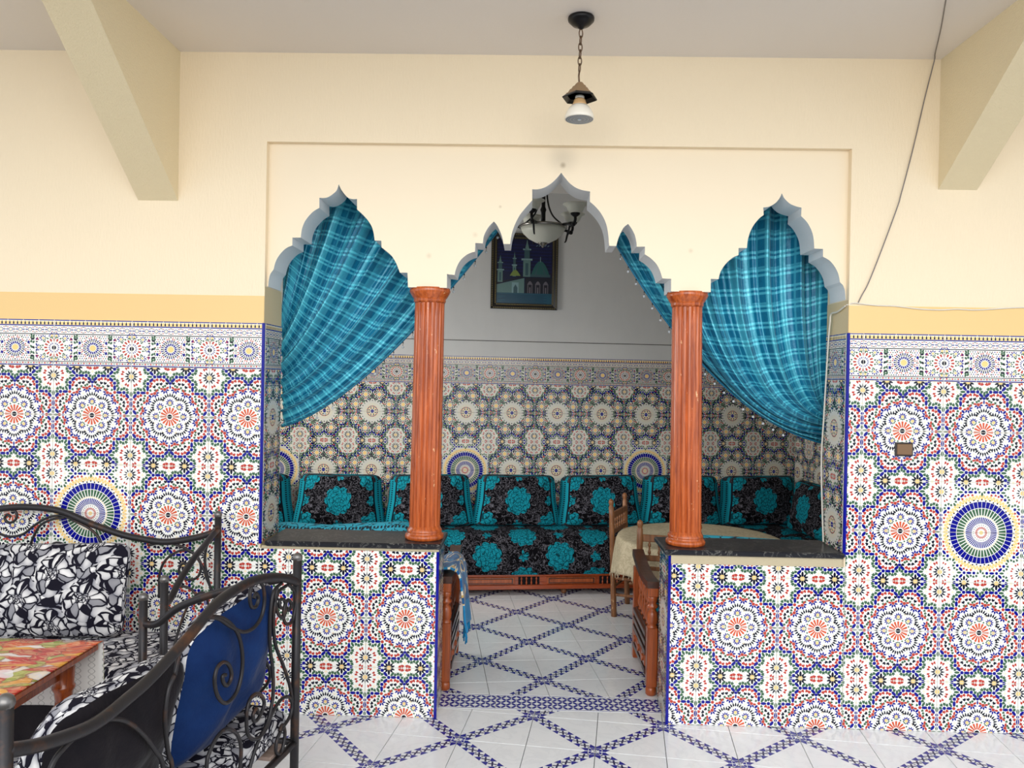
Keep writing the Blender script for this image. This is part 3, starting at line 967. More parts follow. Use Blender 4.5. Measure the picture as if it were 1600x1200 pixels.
# ------------------------------------------------------------------ structure: front wall
XL, XR, PL, PR = 1.272, 4.215, 2.178, 3.347     # opening edges, pier edges
TH = .28
ZC = 3.355
mb = MB()
mb.box((-3.2, .007, 0), (XL, TH, ZC))
mb.box((XR, .007, 0), (8.6, TH, ZC))
mb.box((XL, .007, 2.905), (XR, TH, ZC))
wf = struct(mb.build('wall_front', 'cream'))
for a, b, zt, m in ((XL, PL, .845, 'mortar'), (PR, XR, .85, 'mortar')):
    mb = MB()
    mb.box((a+.002, .007, 0), (b-.002, TH-.007, zt))
    obj('pier', mb.mesh('pier', m), wf)
for a, b in ((-3.2, XL), (XR, 8.6)):             # painted yellow band over the tiles
    mb = MB()
    mb.box((a, .004, 1.985), (b, .0075, 2.122))
    obj('painted_band', mb.mesh('painted_band', 'band'), wf)
mb = MB()
mb.box((XL-.002, .0072, .86), (XL+.0012, TH, 2.17))
mb.box((XR-.0012, .0072, .86), (XR+.002, TH, 2.15))
obj('reveal_plaster', mb.mesh('reveal_plaster', 'reveal'), wf)
# cusped arcade panel
ARCH_L = [[(1.278, 2.175), (1.28, 2.208), (1.287, 2.238), (1.304, 2.263)], [(1.304, 2.263), (1.309, 2.287), (1.32, 2.317), (1.342, 2.349), (1.369, 2.374), (1.398, 2.387)], [(1.398, 2.427)], [(1.441, 2.428), (1.446, 2.471), (1.461, 2.511), (1.482, 2.54), (1.507, 2.565), (1.534, 2.581)], [(1.533, 2.633), (1.56, 2.632), (1.584, 2.64), (1.609, 2.658), (1.623, 2.675), (1.632, 2.704)], [(1.632, 2.704), (1.643, 2.68), (1.66, 2.656), (1.68, 2.636), (1.7, 2.629), (1.727, 2.629)], [(1.728, 2.576), (1.756, 2.552), (1.783, 2.523), (1.804, 2.491), (1.815, 2.457), (1.821, 2.419)], [(1.855, 2.418)], [(1.857, 2.384), (1.88, 2.367), (1.91, 2.341), (1.932, 2.307), (1.945, 2.277), (1.953, 2.257)], [(1.992, 2.257)], [(1.996, 2.183)]]
ARCH_M = [[(2.195, 2.183)], [(2.194, 2.253)], [(2.233, 2.249), (2.24, 2.281), (2.258, 2.319), (2.285, 2.347), (2.312, 2.363), (2.335, 2.369)], [(2.336, 2.414)], [(2.374, 2.412), (2.378, 2.446), (2.391, 2.478), (2.41, 2.506), (2.429, 2.525)], [(2.429, 2.525), (2.445, 2.506), (2.462, 2.474), (2.474, 2.442), (2.48, 2.411)], [(2.514, 2.411), (2.52, 2.459), (2.535, 2.508), (2.559, 2.557), (2.588, 2.595), (2.622, 2.635)], [(2.621, 2.691), (2.648, 2.691), (2.681, 2.7), (2.713, 2.719), (2.742, 2.746), (2.767, 2.777)], [(2.767, 2.777), (2.788, 2.75), (2.816, 2.72), (2.849, 2.699), (2.881, 2.689), (2.915, 2.684)], [(2.915, 2.632), (2.948, 2.603), (2.976, 2.568), (2.998, 2.525), (3.01, 2.477), (3.017, 2.409)], [(3.053, 2.409), (3.062, 2.445), (3.075, 2.478), (3.09, 2.505), (3.111, 2.522)], [(3.111, 2.522), (3.128, 2.5), (3.145, 2.468), (3.154, 2.435), (3.157, 2.407)], [(3.199, 2.408)], [(3.198, 2.369), (3.228, 2.35), (3.256, 2.323), (3.275, 2.291), (3.29, 2.248)], [(3.334, 2.247)], [(3.335, 2.183)]]
ARCH_R = [[(3.535, 2.183)], [(3.534, 2.25)], [(3.573, 2.249), (3.582, 2.285), (3.599, 2.315), (3.622, 2.342), (3.646, 2.362), (3.671, 2.372)], [(3.671, 2.408)], [(3.713, 2.409), (3.717, 2.452), (3.73, 2.496), (3.749, 2.531), (3.773, 2.56), (3.794, 2.577)], [(3.791, 2.615), (3.815, 2.618), (3.839, 2.629), (3.858, 2.644), (3.874, 2.666), (3.883, 2.688)], [(3.883, 2.688), (3.897, 2.662), (3.922, 2.638), (3.949, 2.625), (3.984, 2.616)], [(3.982, 2.574), (4.009, 2.548), (4.031, 2.513), (4.046, 2.47), (4.052, 2.411)], [(4.096, 2.41)], [(4.096, 2.371), (4.131, 2.35), (4.158, 2.318), (4.175, 2.284), (4.184, 2.243)], [(4.198, 2.23), (4.209, 2.203), (4.214, 2.155)]]
def arch_line(A):
    out = []
    for seg in A:
        out += [(p.x, p.y) for p in smooth_path([(x, y, 0) for x, y in seg], 4)] if len(seg) > 1 else list(seg)
    clean = [out[0]]
    for p in out[1:]:
        if math.hypot(p[0]-clean[-1][0], p[1]-clean[-1][1]) > .002:
            clean.append(p)
    return clean
line = [(XL, 2.175)] + arch_line(ARCH_L) + arch_line(ARCH_M) + arch_line(ARCH_R) + [(XR, 2.155)]
outline = line + [(XR, 2.905), (XL, 2.905)]
mb = MB()
y0, y1 = .045, .245
i0 = mb.add([(x, y0, z) for x, z in outline])
i1 = mb.add([(x, y1, z) for x, z in outline])
for tri in tessellate_polygon([[Vector((x, z, 0)) for x, z in outline]]):
    a, b, c = [outline[k] for k in tri]
    if (b[0]-a[0])*(c[1]-a[1])-(b[1]-a[1])*(c[0]-a[0]) < 0:
        tri = tuple(reversed(tri))
    mb.face([i0+k for k in tri], 0)
    mb.face([i1+k for k in reversed(tri)], 1)
n = len(outline)
for k in range(n):
    k2 = (k+1) % n
    mb.face((i0+k, i1+k, i1+k2, i0+k2), 1 if k < len(line)-1 else 0)
obj('arcade_panel', mb.mesh('arcade_panel', ['arcade', 'intrados']), wf)
# tiles of the front wall
FULL = rows_from(0, 1.985)
tile_run(wf, (0, .007, 0), (1, 0, 0), (0, -1, 0), 0.0, -2, 3, -1.0, XL-.006, FULL, [(1, 1.0)])
tile_run(wf, (0, .007, 0), (1, 0, 0), (0, -1, 0), 4.4894, -1, 3, XR+.006, 6.0, FULL, [(1, 1.0)])
tile_run(wf, (0, .007, 0), (1, 0, 0), (0, -1, 0), 0.02, 3, 5, XL-.006, PL-.006, rows_from(0, .842, 0, False))
tile_run(wf, (0, .007, 0), (1, 0, 0), (0, -1, 0), 4.4894, -3, -1, PR+.006, XR+.006, rows_from(0, .812, 0, False))
REV = [r for r in rows_from(.872, 1.985)]
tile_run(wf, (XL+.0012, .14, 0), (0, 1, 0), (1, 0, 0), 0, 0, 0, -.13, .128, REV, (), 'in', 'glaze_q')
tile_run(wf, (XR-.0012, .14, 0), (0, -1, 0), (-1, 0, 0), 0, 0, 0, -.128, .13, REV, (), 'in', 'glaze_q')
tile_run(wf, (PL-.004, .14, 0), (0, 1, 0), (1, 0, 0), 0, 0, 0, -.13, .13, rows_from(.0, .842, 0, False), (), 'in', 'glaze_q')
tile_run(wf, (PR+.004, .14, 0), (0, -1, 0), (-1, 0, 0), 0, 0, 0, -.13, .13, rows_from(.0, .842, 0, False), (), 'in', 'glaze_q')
def edge_trim(x, z0, z1):
    mb = MB()
    mb.box((x-.007, -.0012, z0), (x+.007, .009, z1), None, 0, .0012)
    obj('edge_trim', mb.mesh('edge_trim', 'glaze_b'), wf)
edge_trim(XL, .865, 1.985); edge_trim(XR, .865, 1.985); edge_trim(PL, 0, .86); edge_trim(PR, 0, .85)
# black marble sills
for i, (a, b) in enumerate(((XL+.03, PL+.018), (PR-.03, XR-.004))):
    mb = MB()
    mb.box((a, -.022, .858), (b, .305, .885), None, 0, .006)
    struct(mb.build('trim_%d' % (i+1), 'stone'))
    mb = MB()
    mb.box((a-.02 if i == 0 else a+.035, -.004, .844 if i == 0 else .812), (b-.012, .01, .8575))
    obj('mortar_bed', mb.mesh('mortar_bed', 'mortar'), wf)

# ------------------------------------------------------------------ structure: ceiling, brackets, back room shell
mb = MB()
mb.box((-3.2, -2.3, ZC), (8.6, TH, ZC+.2))
struct(mb.build('ceiling', 'ceiling'))
def bracket(name, x0, x1, zb, reach, label=None):
    P = [(0.007, zb), (.007, ZC), (-reach, ZC)]
    mb = MB()
    mb.loft([[(x0, y, z) for y, z in P], [(x1, y, z) for y, z in P]])
    return struct(mb.build(name, 'beam'))
bracket('beam', .618, .822, 2.598, .955)
bracket('beam', 4.645, 4.836, 2.707, .90)
ish = lambda mb, name, mat: struct(mb.build(name, mat, None, INN))
mb = MB(); mb.box((-2.45, .007, 0), (3.3, .25, 3.5)); wb = ish(mb, 'wall_back', 'inner_wall')
mb = MB(); mb.box((3.007, -3.2, 0), (3.25, .01, 3.5)); wr = ish(mb, 'wall_right', 'inner_wall')
mb = MB()                                         # with an added, unseen window opening for the fill light
mb.box((-2.45, -2.12, 0), (-2.2, -2.0, 3.5)); mb.box((-2.45, -.8, 0), (-2.2, .01, 3.5)); mb.box((-2.45, -2.0, 0), (-2.2, -.8, 1.15)); mb.box((-2.45, -2.0, 2.35), (-2.2, -.8, 3.5))
wl = ish(mb, 'wall_left', 'inner_wall')
mb = MB(); mb.box((-2.45, -2.12, 3.36), (3.3, .3, 3.5))
mb.box((-.5, -2.6, 3.36), (3.3, -2.12, 3.5))
# keep the inner ceiling behind the front wall
struct(obj('ceiling', mb.mesh('ceiling', 'ceiling'), None, INN @ T(0, .0, .0)))
mb = MB(); mb.box((-2.0, .0045, 2.052), (3.0, .0085, 2.058)); obj('crack_line', mb.mesh('crack_line', 'grout_dark'), wb)
SH = -.0693
BR = [r for r in rows_from(.43, 1.93, SH, True, 1.918)]
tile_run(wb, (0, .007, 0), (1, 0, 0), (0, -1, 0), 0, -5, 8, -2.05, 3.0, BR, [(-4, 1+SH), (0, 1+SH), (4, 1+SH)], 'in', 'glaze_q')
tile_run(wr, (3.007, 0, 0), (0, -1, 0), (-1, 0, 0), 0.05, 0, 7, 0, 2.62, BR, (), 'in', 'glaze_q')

# ------------------------------------------------------------------ floors
S = 32.5
def band_prints(flip):
    """blue ribbon along the tile's diagonal, quarter flowers at its two ends"""
    P = []
    d = S*math.sqrt(2)
    def put(sx, ty, pts, c):                      # position along / across the diagonal
        q = []
        for a, b in pts:
            s_, t_ = sx+a, ty+b
            q.append(((s_-t_)/math.sqrt(2), (s_+t_)/math.sqrt(2)))
        P.append((c, q))
    n = 7
    st = (d-9.0)/n
    for k in range(n):
        s0 = 4.5+st*(k+.5)
        for an in (38, -38):
            ca, sa = cos(R(an)), sin(R(an))
            put(s0, 0, [(p*ca-q*sa, p*sa+q*ca) for p, q in ((-2.1, -.42), (2.1, -.42), (2.1, .42), (-2.1, .42))], 'ink')
    for k in range(n+1):
        s0 = 4.5+st*k
        for sg in (-1, 1):
            put(s0, 0, [(-2.1, sg*3.1), (2.1, sg*3.1), (.4, sg*.8), (-.4, sg*.8)][::sg], 'blue')
            put(s0, 0, [(-.3, -.6), (.3, -.6), (.3, .6), (-.3, .6)], 'ink')
    for cx, cy, sg in ((0, 0, 1), (S, S, -1)):
        for ax in (0, 1):
            for r0, r1, w0, w1 in ((1.7, 3.0, 1.6, 2.6), (3.3, 5.0, 2.7, 1.4)):
                pts = [(r0, -w0), (r1, -w1), (r1, w1), (r0, w0)]
                q = [((cx+sg*(a if ax == 0 else b)), (cy+sg*(b if ax == 0 else a))) for a, b in pts]
                if parea(q) and sum(q[i][0]*q[(i+1) % 4][1]-q[(i+1) % 4][0]*q[i][1] for i in range(4)) < 0:
                    q.reverse()
                P.append(('blue', q))
        q = [(.3, .0), (1.6, 1.3), (1.3, 1.6), (0, .3)]
        P.append(('ink', [(cx+sg*a, cy+sg*b) for a, b in q]))
    if flip:
        P = [(c, [(S-x, y) for x, y in reversed(p)]) for c, p in P]
    return P
FP = [layered(band_prints(False)), layered(band_prints(True))]
FC = dict(blue='floor_blue', ink='floor_ink')
FM = [tile_mesh('tile', rect(.14, .14, S-.14, S-.14), FP[k], 'marble', FC, .008) for k in (0, 1)]
def lay_floor(parent, mat, irange, jrange, halves, skip, pre=Matrix.Identity(4)):
    """mat: floor frame (metres); halves: clip lines in that frame (cm)"""
    for i in irange:
        for j in jrange:
            x, y = i*S, j*S
            cs = [(x, y), (x+S, y), (x+S, y+S), (x, y+S)]
            if skip(mat @ Vector(((x+S/2)/100, (y+S/2)/100, 0))):
                continue
            fl = (i+j) % 2
            cut = False
            p = rect(.14, .14, S-.14, S-.14)
            H = []
            for a, b, c in halves:
                if any(a*q[0]+b*q[1] > c for q in cs):
                    cut = True
                H.append((a, b, c-a*x-b*y))
            if cut:
                p = clip_poly(p, H)
                if len(p) < 3 or parea(p) < 3:
                    continue
                me = tile_mesh('tile', p, FP[fl], 'marble', FC, .008)
            else:
                me = FM[fl]
            obj('tile', me, parent, pre @ mat @ T(x/100, y/100, -.008))
mb = MB(); mb.box((-4.5, -9, -.12), (9.5, .14, -.0075)); fl = struct(mb.build('floor', 'grout_dark'))
A1 = -.1265
OUT = T(2.679, .06, 0) @ RZ(A1)
inv = OUT.inverted()
def world_half(mat, a, b, c):
    """world half plane a x + b y <= c (metres) in the frame of mat, in cm"""
    o = mat.translation
    ang = math.atan2(mat[1][0], mat[0][0])
    ca, sa = cos(ang), sin(ang)
    return (a*ca+b*sa, -a*sa+b*ca, (c-a*o.x-b*o.y)*100)
lay_floor(fl, OUT, range(-12, 13), range(-8, 4), [world_half(OUT, 0, 1, .128)],
          lambda p: p.x < -.7 or p.x > 6.0 or p.y < -2.3 or p.y > .3 or (p.y > .17 and not PL-.2 < p.x < PR+.2))
mb = MB(); mb.box((-2.3, -3.3, -.12), (3.3, .2, -.0075)); fi = struct(mb.build('floor', 'grout_dark', None, INN))
INF = INN @ T(.02, -1.333, 0)
lay_floor(fi, INF, range(-2, 7), range(-5, 3), [world_half(INF, 0, -1, -.312)], lambda p: p.y < .1 or p.x < 1.55, INN.inverted())
# patterned strip across the doorway
def strip_print(w, h):
    P = [bar(0, 0, w, .7, 'blue'), bar(0, h-.7, w, h, 'blue')]
    nx, ny = 11, 5
    for i in range(nx):
        for j in range(ny):
            x, y = (i+.5)*w/nx, 1.2+(j+.5)*(h-2.4)/ny
            an = 52 if (i+j) % 2 else -52
            P.append(loc([(-1.9, 0), (-1.1, -.75), (1.1, -.75), (1.9, 0), (1.1, .75), (-1.1, .75)], x, y, an, 'blue'))
            P.append(circ(x+w/nx/2, y, .3, 'ink', 5)) if (i+j) % 2 == 0 else None
    return P
mb = MB(); mb.box((PL, .13, -.05), (PR, .312, -.0075)); ts = struct(mb.build('trim_3', 'grout'))
x = PL
SP = layered(strip_print(30.0, 17.8))
while x < PR-.02:
    w_ = min(.30, PR-x)
    obj('tile', tile_mesh('tile', rect(.08, .08, w_*100-.08, 17.7), SP, 'marble', FC, .008), ts, T(x, .132, -.008))
    x += .30

# ------------------------------------------------------------------ columns
def column(xb, xt, label):
    """fluted wooden column leaning slightly from xb (foot) to xt (head)"""
    z0, z1 = .885, 2.187
    r = thing('column', label, 'column', T(xb, .13, z0), 'fluted columns on the sills')
    lean = Matrix(((1, 0, (xt-xb)/(z1-z0), 0), (0, 1, 0, 0), (0, 0, 1, 0), (0, 0, 0, 1)))
    H = z1-z0
    mb = MB()
    mb.lathe([(.094, 0), (.100, .004), (.102, .018), (.097, .028), (.088, .032), (.091, .040), (.090, .050), (.083, .057), (.079, .072)], 48, 0, lean)
    obj('base', mb.mesh('base', 'column_wood'), r)
    mb = MB()
    fl_ = lambda a, z: 1-(.10+.03*sin(3*a+1))*max(0, cos(18*a))**1.1 if .06 < z < H-.075 else 1
    prof = [(.080, .055), (.0805, .061)] + [(.0805-.004*k/16, .062+(H-.142)*k/16) for k in range(17)] + [(.0765, H-.074)]
    mb.lathe(prof, 200, 0, lean, True, fl_)
    obj('shaft', mb.mesh('shaft', 'column_wood'), r)
    mb = MB()
    mb.lathe([(.079, H-.076), (.084, H-.066), (.082, H-.058), (.090, H-.048), (.103, H-.026), (.107, H-.016), (.104, H-.006), (.103, H)], 48, 0, lean)
    obj('capital', mb.mesh('capital', 'column_wood'), r)
    return r
column(2.091, 2.099, 'fluted orange wooden column at the left side of the central doorway')
column(3.449, 3.434, 'fluted orange wooden column at the right side of the central doorway')

# ------------------------------------------------------------------ curtains
def bez(P, t):
    if len(P) == 3:
        a, b, c = P
        return ((1-t)**2*a[0]+2*t*(1-t)*b[0]+t*t*c[0], (1-t)**2*a[1]+2*t*(1-t)*b[1]+t*t*c[1])
    a, b, c, d = P
    w_ = ((1-t)**3, 3*t*(1-t)**2, 3*t*t*(1-t), t**3)
    return (sum(w*q[0] for w, q in zip(w_, P)), sum(w*q[1] for w, q in zip(w_, P)))
def lerp(a, b, t):
    return a+(b-a)*t
def curtain(name, strand, folds, label, seed, mirror_=False):
    rng = random.Random(seed)
    ph = [rng.uniform(0, 6.28) for _ in range(6)]
    NS, NT_ = 200, 90
    def depth(s, t):
        k = 1-.35*t
        w0 = sin(pi*folds*s+ph[0]+.5*sin(5*s+ph[1]))
        d = .11*(abs(w0)**.8-.6) + .012*sin(2*pi*folds*2.3*s+ph[2]+1.2*t) + .006*sin(2*pi*folds*5.1*s+ph[3]+3*t)
        return d*k + .010*noise.noise((s*16, t*5, seed))*min(1, .4+t)
    def fn(s, t):
        x, z = bez(strand(s), t)
        y = .40 + depth(s, t)
        # lift the lower hem forward so that the gathered folds overlap
        z -= .010*sin(2*pi*folds*s+ph[0])*t
        return (x, y, z)
    mb = MB()
    mb.grid(fn, NS, NT_, 0, lambda s, t: (s*1.9, t*1.7*(.75+.25*s)))
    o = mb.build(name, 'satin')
    sol = o.modifiers.new('thickness', 'SOLIDIFY'); sol.thickness = .002
    tag(o, label, 'curtain', 'swagged curtains')
    # beaded fringe along the free edge
    bead = MB()
    bead.tube([(0, 0, 0), (.002, 0, -.012), (-.001, 0, -.028)], .0012, 5, 0)
    bead.ball((0, 0, -.012), .004, 6, 0)
    bead.ball((0, 0, -.036), .0075, 8, 1)
    bm_ = bead.mesh('bead_drop', ['black_metal', 'crystal'])
    for k in range(2, 24):
        p = fn(1.0, k/27)
        obj('bead_drop', bm_, o, T(p[0], p[1]-.004, p[2]-.002))
    hem = MB()
    hem.tube([Vector(fn(1.0, k/60))+Vector((0, -.003, 0)) for k in range(61)], .006, 6, 0)
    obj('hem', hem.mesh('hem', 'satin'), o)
    return o
for xa, xb, side in ((1.20, 2.62, 'left'), (2.93, 4.31, 'right')):
    rd = thing('curtain_rod', 'plain rod behind the arcade carrying the %s turquoise curtain' % side, 'rod', T(0, .39, 2.815), 'curtain rods')
    mb = MB(); mb.tube([(xa, 0, 0), (xb, 0, 0)], .011, 10); obj('rod', mb.mesh('rod', 'black_metal'), rd)
    for x in (xa+.05, xb-.05):
        mb = MB(); mb.box((x-.01, -.112, -.012), (x+.01, .0, .012), None, 0, .002); obj('rod_bracket', mb.mesh('rod_bracket', 'black_metal'), rd)
def strandL(s):
    e = s**.75
    return [(1.225+1.40*s, 2.80), (1.235+.515*s, lerp(2.35, 1.575, e)), (1.228+.02*s, lerp(2.12, 1.425, e))]
def strandR(s):
    q = sin(pi*s)
    return [(4.285-1.365*s, 2.80), (lerp(4.27, 3.25, s)-.12*q, lerp(2.35, 2.15, s)-.08*q), (lerp(4.262, 3.75, s)-.27*q, lerp(1.80, 1.50, s)-.13*q), (4.262, lerp(1.58, 1.408, s))]
curtain('curtain', strandL, 6.5, 'turquoise satin curtain tied back to the left, behind the left arch', 3)
curtain('curtain', strandR, 6.5, 'turquoise satin curtain tied back to the right, behind the right arch', 5)

# ------------------------------------------------------------------ cushions
def ring_pts(w_, h_, n, c):
    """rounded rectangle with slightly drawn-out corners"""
    out = []
    for k in range(n):
        a = 2*pi*k/n + pi/4
        ca, sa = cos(a), sin(a)
        e = 2/c
        out.append((w_/2*abs(ca)**e*(1 if ca > 0 else -1), h_/2*abs(sa)**e*(1 if sa > 0 else -1)))
    return out
def cushion(wf_, hf, wb_, hb, d, bf, bb, n=64, c=7.0, nr=9, wr=.006, seed=1, ears=0.0, uvo=(0, 0), taper=0.0):
    """returns front, gusset and back meshes; x width, y up, z front"""
    def face(w_, h_, z0, bulge, sgn):
        mb = MB()
        rp = ring_pts(w_, h_, n, c)
        pts, uvs = [], []
        for i in range(1, nr+1):
            s_ = i/nr
            for x, y in rp:
                px, py = x*s_, y*s_
                k = 1-s_**2.6
                z = z0+sgn*(bulge*max(k, 0)**.8 + wr*noise.noise((px*9, py*9, seed*3.7)) * (1-.5*s_))
                q = (abs(2*px/w_)*abs(2*py/h_))**2
                pts.append((px*(1+ears*q)*(1-taper*(py/h_+.5)), py*(1+ears*q), z)); uvs.append((px+uvo[0], py+uvo[1]))
        b = mb.add(pts)
        cidx = mb.add([(0, 0, z0+sgn*bulge)])
        for k in range(n):
            k2 = (k+1) % n
            f = (cidx, b+k, b+k2)
            u = [(uvo[0], uvo[1]), uvs[k], uvs[k2]]
            mb.face(f if sgn > 0 else f[::-1], 0, u if sgn > 0 else u[::-1], True)
        for i in range(nr-1):
            for k in range(n):
                k2 = (k+1) % n
                f = (b+i*n+k, b+(i+1)*n+k, b+(i+1)*n+k2, b+i*n+k2)
                u = [uvs[i*n+k], uvs[(i+1)*n+k], uvs[(i+1)*n+k2], uvs[i*n+k2]]
                mb.face(f if sgn > 0 else f[::-1], 0, u if sgn > 0 else u[::-1], True)
        return mb
    F = face(wf_, hf, d/2, bf, 1)
    B = face(wb_, hb, -d/2, bb, -1)
    rim = lambda mb: [Vector(mb.v[(nr-1)*n+k]) for k in range(n)]
    rf, rb = rim(F), rim(B)
    G = MB()
    per = 0
    acc = [0]
    for k in range(n):
        per += (rf[(k+1) % n]-rf[k]).length
        acc.append(per)
    st = 5
    for k in range(n):
        k2 = (k+1) % n
        for j in range(st):
            t0, t1 = j/st, (j+1)/st
            def P(kk, t):
                p = rf[kk].lerp(rb[kk], t)
                o = Vector((p.x, p.y, 0)).normalized()*(.16*d*sin(pi*t))
                return p+o
            G.poly([P(k, t0), P(k, t1), P(k2, t1), P(k2, t0)], 0, [(t0, acc[k]), (t1, acc[k]), (t1, acc[k+1]), (t0, acc[k+1])], True)
    return F, G, B

# row of brocade cushions along the back wall
F, G, B = cushion(.60, .385, .745, .405, .12, .05, .0, c=11.0, uvo=(0, 0), ears=.06, seed=2, taper=.15)
for q, f in enumerate(G.f):                      # brocade wraps over the top and bottom, trim runs down the sides
    cx = sum(G.v[k][0] for k in f)/4; cy = sum(G.v[k][1] for k in f)/4
    if abs(cx)/.35 < abs(cy)/.2*1.02:
        G.m[q] = 1
fme, gme = F.mesh('front_panel', 'peony'), G.mesh('gusset', ['gusset', 'peony'])
nb = len(F.v)
def brocade_cushion(u, v, z, rz, tilt, label, sc=1.0, wob=0):
    m = INN @ T(u, v, z+.012) @ RZ(rz) @ Matrix.Rotation(R(90+tilt), 4, 'X') @ Matrix.Rotation(wob, 4, 'Z') @ Matrix.Diagonal((sc, 1, 1, 1))
    t = thing('sofa_cushion', label, 'cushion', m, 'brocade cushions in the back room')
    obj('front_panel', fme, t); obj('gusset', gme, t)
    obj('back_panel', B.mesh('back_panel', 'gusset') if 'back' not in CACHE else CACHE['back'], t)
    return t
ROW = [(-1.78, 'cushion in the far left corner of the room'), (-1.04, 'second cushion, below the hem of the left curtain'), (-.30, 'cushion straight behind the left column'), (.43, 'cushion that is the first full one right of the left column'), (1.15, 'cushion partly behind the ladder-back chair left of the round table'), (1.87, 'cushion straight behind the right column'), (2.58, 'cushion at the right end of the back wall')]
for i, (u, lb) in enumerate(ROW):
    brocade_cushion(u, -.215, .690, 0, -8, 'black and turquoise brocade ' + lb, 1.0, (.01, -.015, .012, -.01, .018, -.012, .01)[i])
brocade_cushion(2.80, -.75, .69, -pi/2, -8, 'dark brocade cushion leaning on the right side wall, nearest the corner')
brocade_cushion(2.80, -1.48, .69, -pi/2, -8, 'dark brocade cushion leaning on the right side wall, farther from the corner')
# flat turquoise cushions whose tops show above the sills
F2, G2, B2 = cushion(.50, .36, .52, .37, .12, .05, .05, uvo=(.1, .05), seed=4, ears=.05)
f2, g2, b2 = F2.mesh('front_panel', 'turquoise'), G2.mesh('gusset', 'turquoise'), B2.mesh('back_panel', 'turquoise')
for x, z, rz, wd, lb in ((1.45, .688, .05, 1.0, 'turquoise cushion edge showing above the left sill, next to the wall'), (1.74, .702, -.07, 1.0, 'turquoise cushion edge showing above the left sill, next to the column'),
                     (3.80, .668, .04, 1.5, 'long turquoise cushion edge showing above the right sill')):
    t = thing('sill_cushion', lb, 'cushion', T(x, .44, z) @ RZ(pi) @ Matrix.Rotation(R(84), 4, 'X') @ Matrix.Rotation(rz, 4, 'Z') @ Matrix.Diagonal((wd, 1, 1, 1)), 'cushions behind the sills')
    obj('front_panel', f2, t); obj('gusset', g2, t); obj('back_panel', b2, t)

# ------------------------------------------------------------------ low sofas
def mattress_mesh(L, D, z0, z1, name='mattress'):
    """long cushion, front upper edge well rounded; local x length, y depth (front = 0), z up"""
    prof = [(.02, z0), (0, z0+.04), (0, z0+.14), (.012, z0+.20), (.05, z1-.075), (.11, z1-.03), (.20, z1-.005), (.34, z1+.004), (D-.1, z1+.006), (D, z1)]
    acc = [0]
    for a, b in zip(prof, prof[1:]):
        acc.append(acc[-1]+math.hypot(b[0]-a[0], b[1]-a[1]))
    n = 60
    mb = MB()
    def fn(s, t):
        k = t*(len(prof)-1)
        i = min(int(k), len(prof)-2)
        f = k-i
        y, z = lerp(prof[i][0], prof[i+1][0], f), lerp(prof[i][1], prof[i+1][1], f)
        w_ = .008*noise.noise((s*L*4, y*6, z*6))
        return (s*L, y-w_*.5, z+w_)
    def uvf(s, t):
        k = t*(len(prof)-1)
        i = min(int(k), len(prof)-2)
        return (s*L+.13, lerp(acc[i], acc[i+1], k-i)-.155)
    mb.grid(fn, n, 18, 0, uvf)
    mb.poly([(0, y, z) for y, z in prof] + [(0, D, z0)], 0)
    mb.poly([(L, y, z) for y, z in reversed(prof)][:0] + [(L, D, z0)] + [(L, y, z) for y, z in reversed(prof)], 0)
    mb.poly([(0, .02, z0), (0, D, z0), (L, D, z0), (L, .02, z0)], 0)
    mb.poly([(0, D, z0), (0, D, z1), (L, D, z1), (L, D, z0)], 0)
    return mb.mesh(name, 'peony')
def spindle_mesh(h, r, mat, name='spindle'):
    mb = MB()
    mb.lathe([(r*.7, 0), (r*.7, h*.05), (r*.45, h*.08), (r*.9, h*.16), (r, h*.26), (r*.6, h*.40), (r*.45, h*.46), (r*.8, h*.5), (r*.45, h*.54), (r*.6, h*.60), (r, h*.74), (r*.9, h*.84), (r*.45, h*.92), (r*.7, h*.95), (r*.7, h)], 10)
    return mb.mesh(name, mat)
SPB = spindle_mesh(.062, .008, 'sofa_wood')
def low_sofa(mat, L, D, label, bays):
    t = thing('low_sofa', label, 'sofa', mat, 'low brocade sofas')
    mb = MB()
    mb.box((0, .035, .045), (L, .06, .165), None, 0, .003)
    mb.box((0, .06, .10), (L, D, .165))
    obj('frame', mb.mesh('frame', 'sofa_wood'), t)
    mb = MB(); mb.box((0, .018, .05), (L, .04, .085), None, 0, .004); mb.box((0, .022, .15), (L, .04, .172), None, 0, .004)
    obj('rail', mb.mesh('rail', 'sofa_wood'), t)
    pan = MB(); pan.box((0, .0, -.002), (.40, .012, .056), None, 0, .004); pan.box((.014, -.002, .006), (.386, .004, .048), None, 1); pan.box((.022, -.009, .012), (.378, .004, .042), None, 0, .004)
    pm = pan.mesh('panel', ['arm_wood', 'dark_wood'])
    dk = MB(); dk.box((0, .0, 0), (.17, .004, .062)); dm = dk.mesh('opening', 'black_velvet')  # black plate paints the dark hollow behind the grille spindles
    for b in range(bays):
        x = b*.66
        obj('panel', pm, t, T(x+.03, .024, .0905))
        g = obj('grille', dm, t, T(x+.46, .0315, .087))
        for k in range(4):
            obj('spindle', SPB, g, T(.025+.04*k, -.006, 0))
    foot = MB(); foot.lathe([(.018, 0), (.024, .012), (.024, .03), (.016, .045)], 12)
    fm = foot.mesh('foot', 'raw_wood')
    for x in [k*.93+.01 for k in range(int(L/.93)+1)]:
        obj('foot', fm, t, T(x+.02, .09, 0)); obj('foot', fm, t, T(x+.02, D-.1, 0))
    obj('mattress', mattress_mesh(L, D, .168, .492), t)
    return t
low_sofa(INN @ T(-2.03, -.605, 0), 5.0, .56, 'long low sofa with black and turquoise peony mattress along the back wall', 7)
low_sofa(INN @ T(2.44, -.62, 0) @ RZ(-pi/2), 1.9, .53, 'low peony sofa along the right side wall behind the round table', 2)
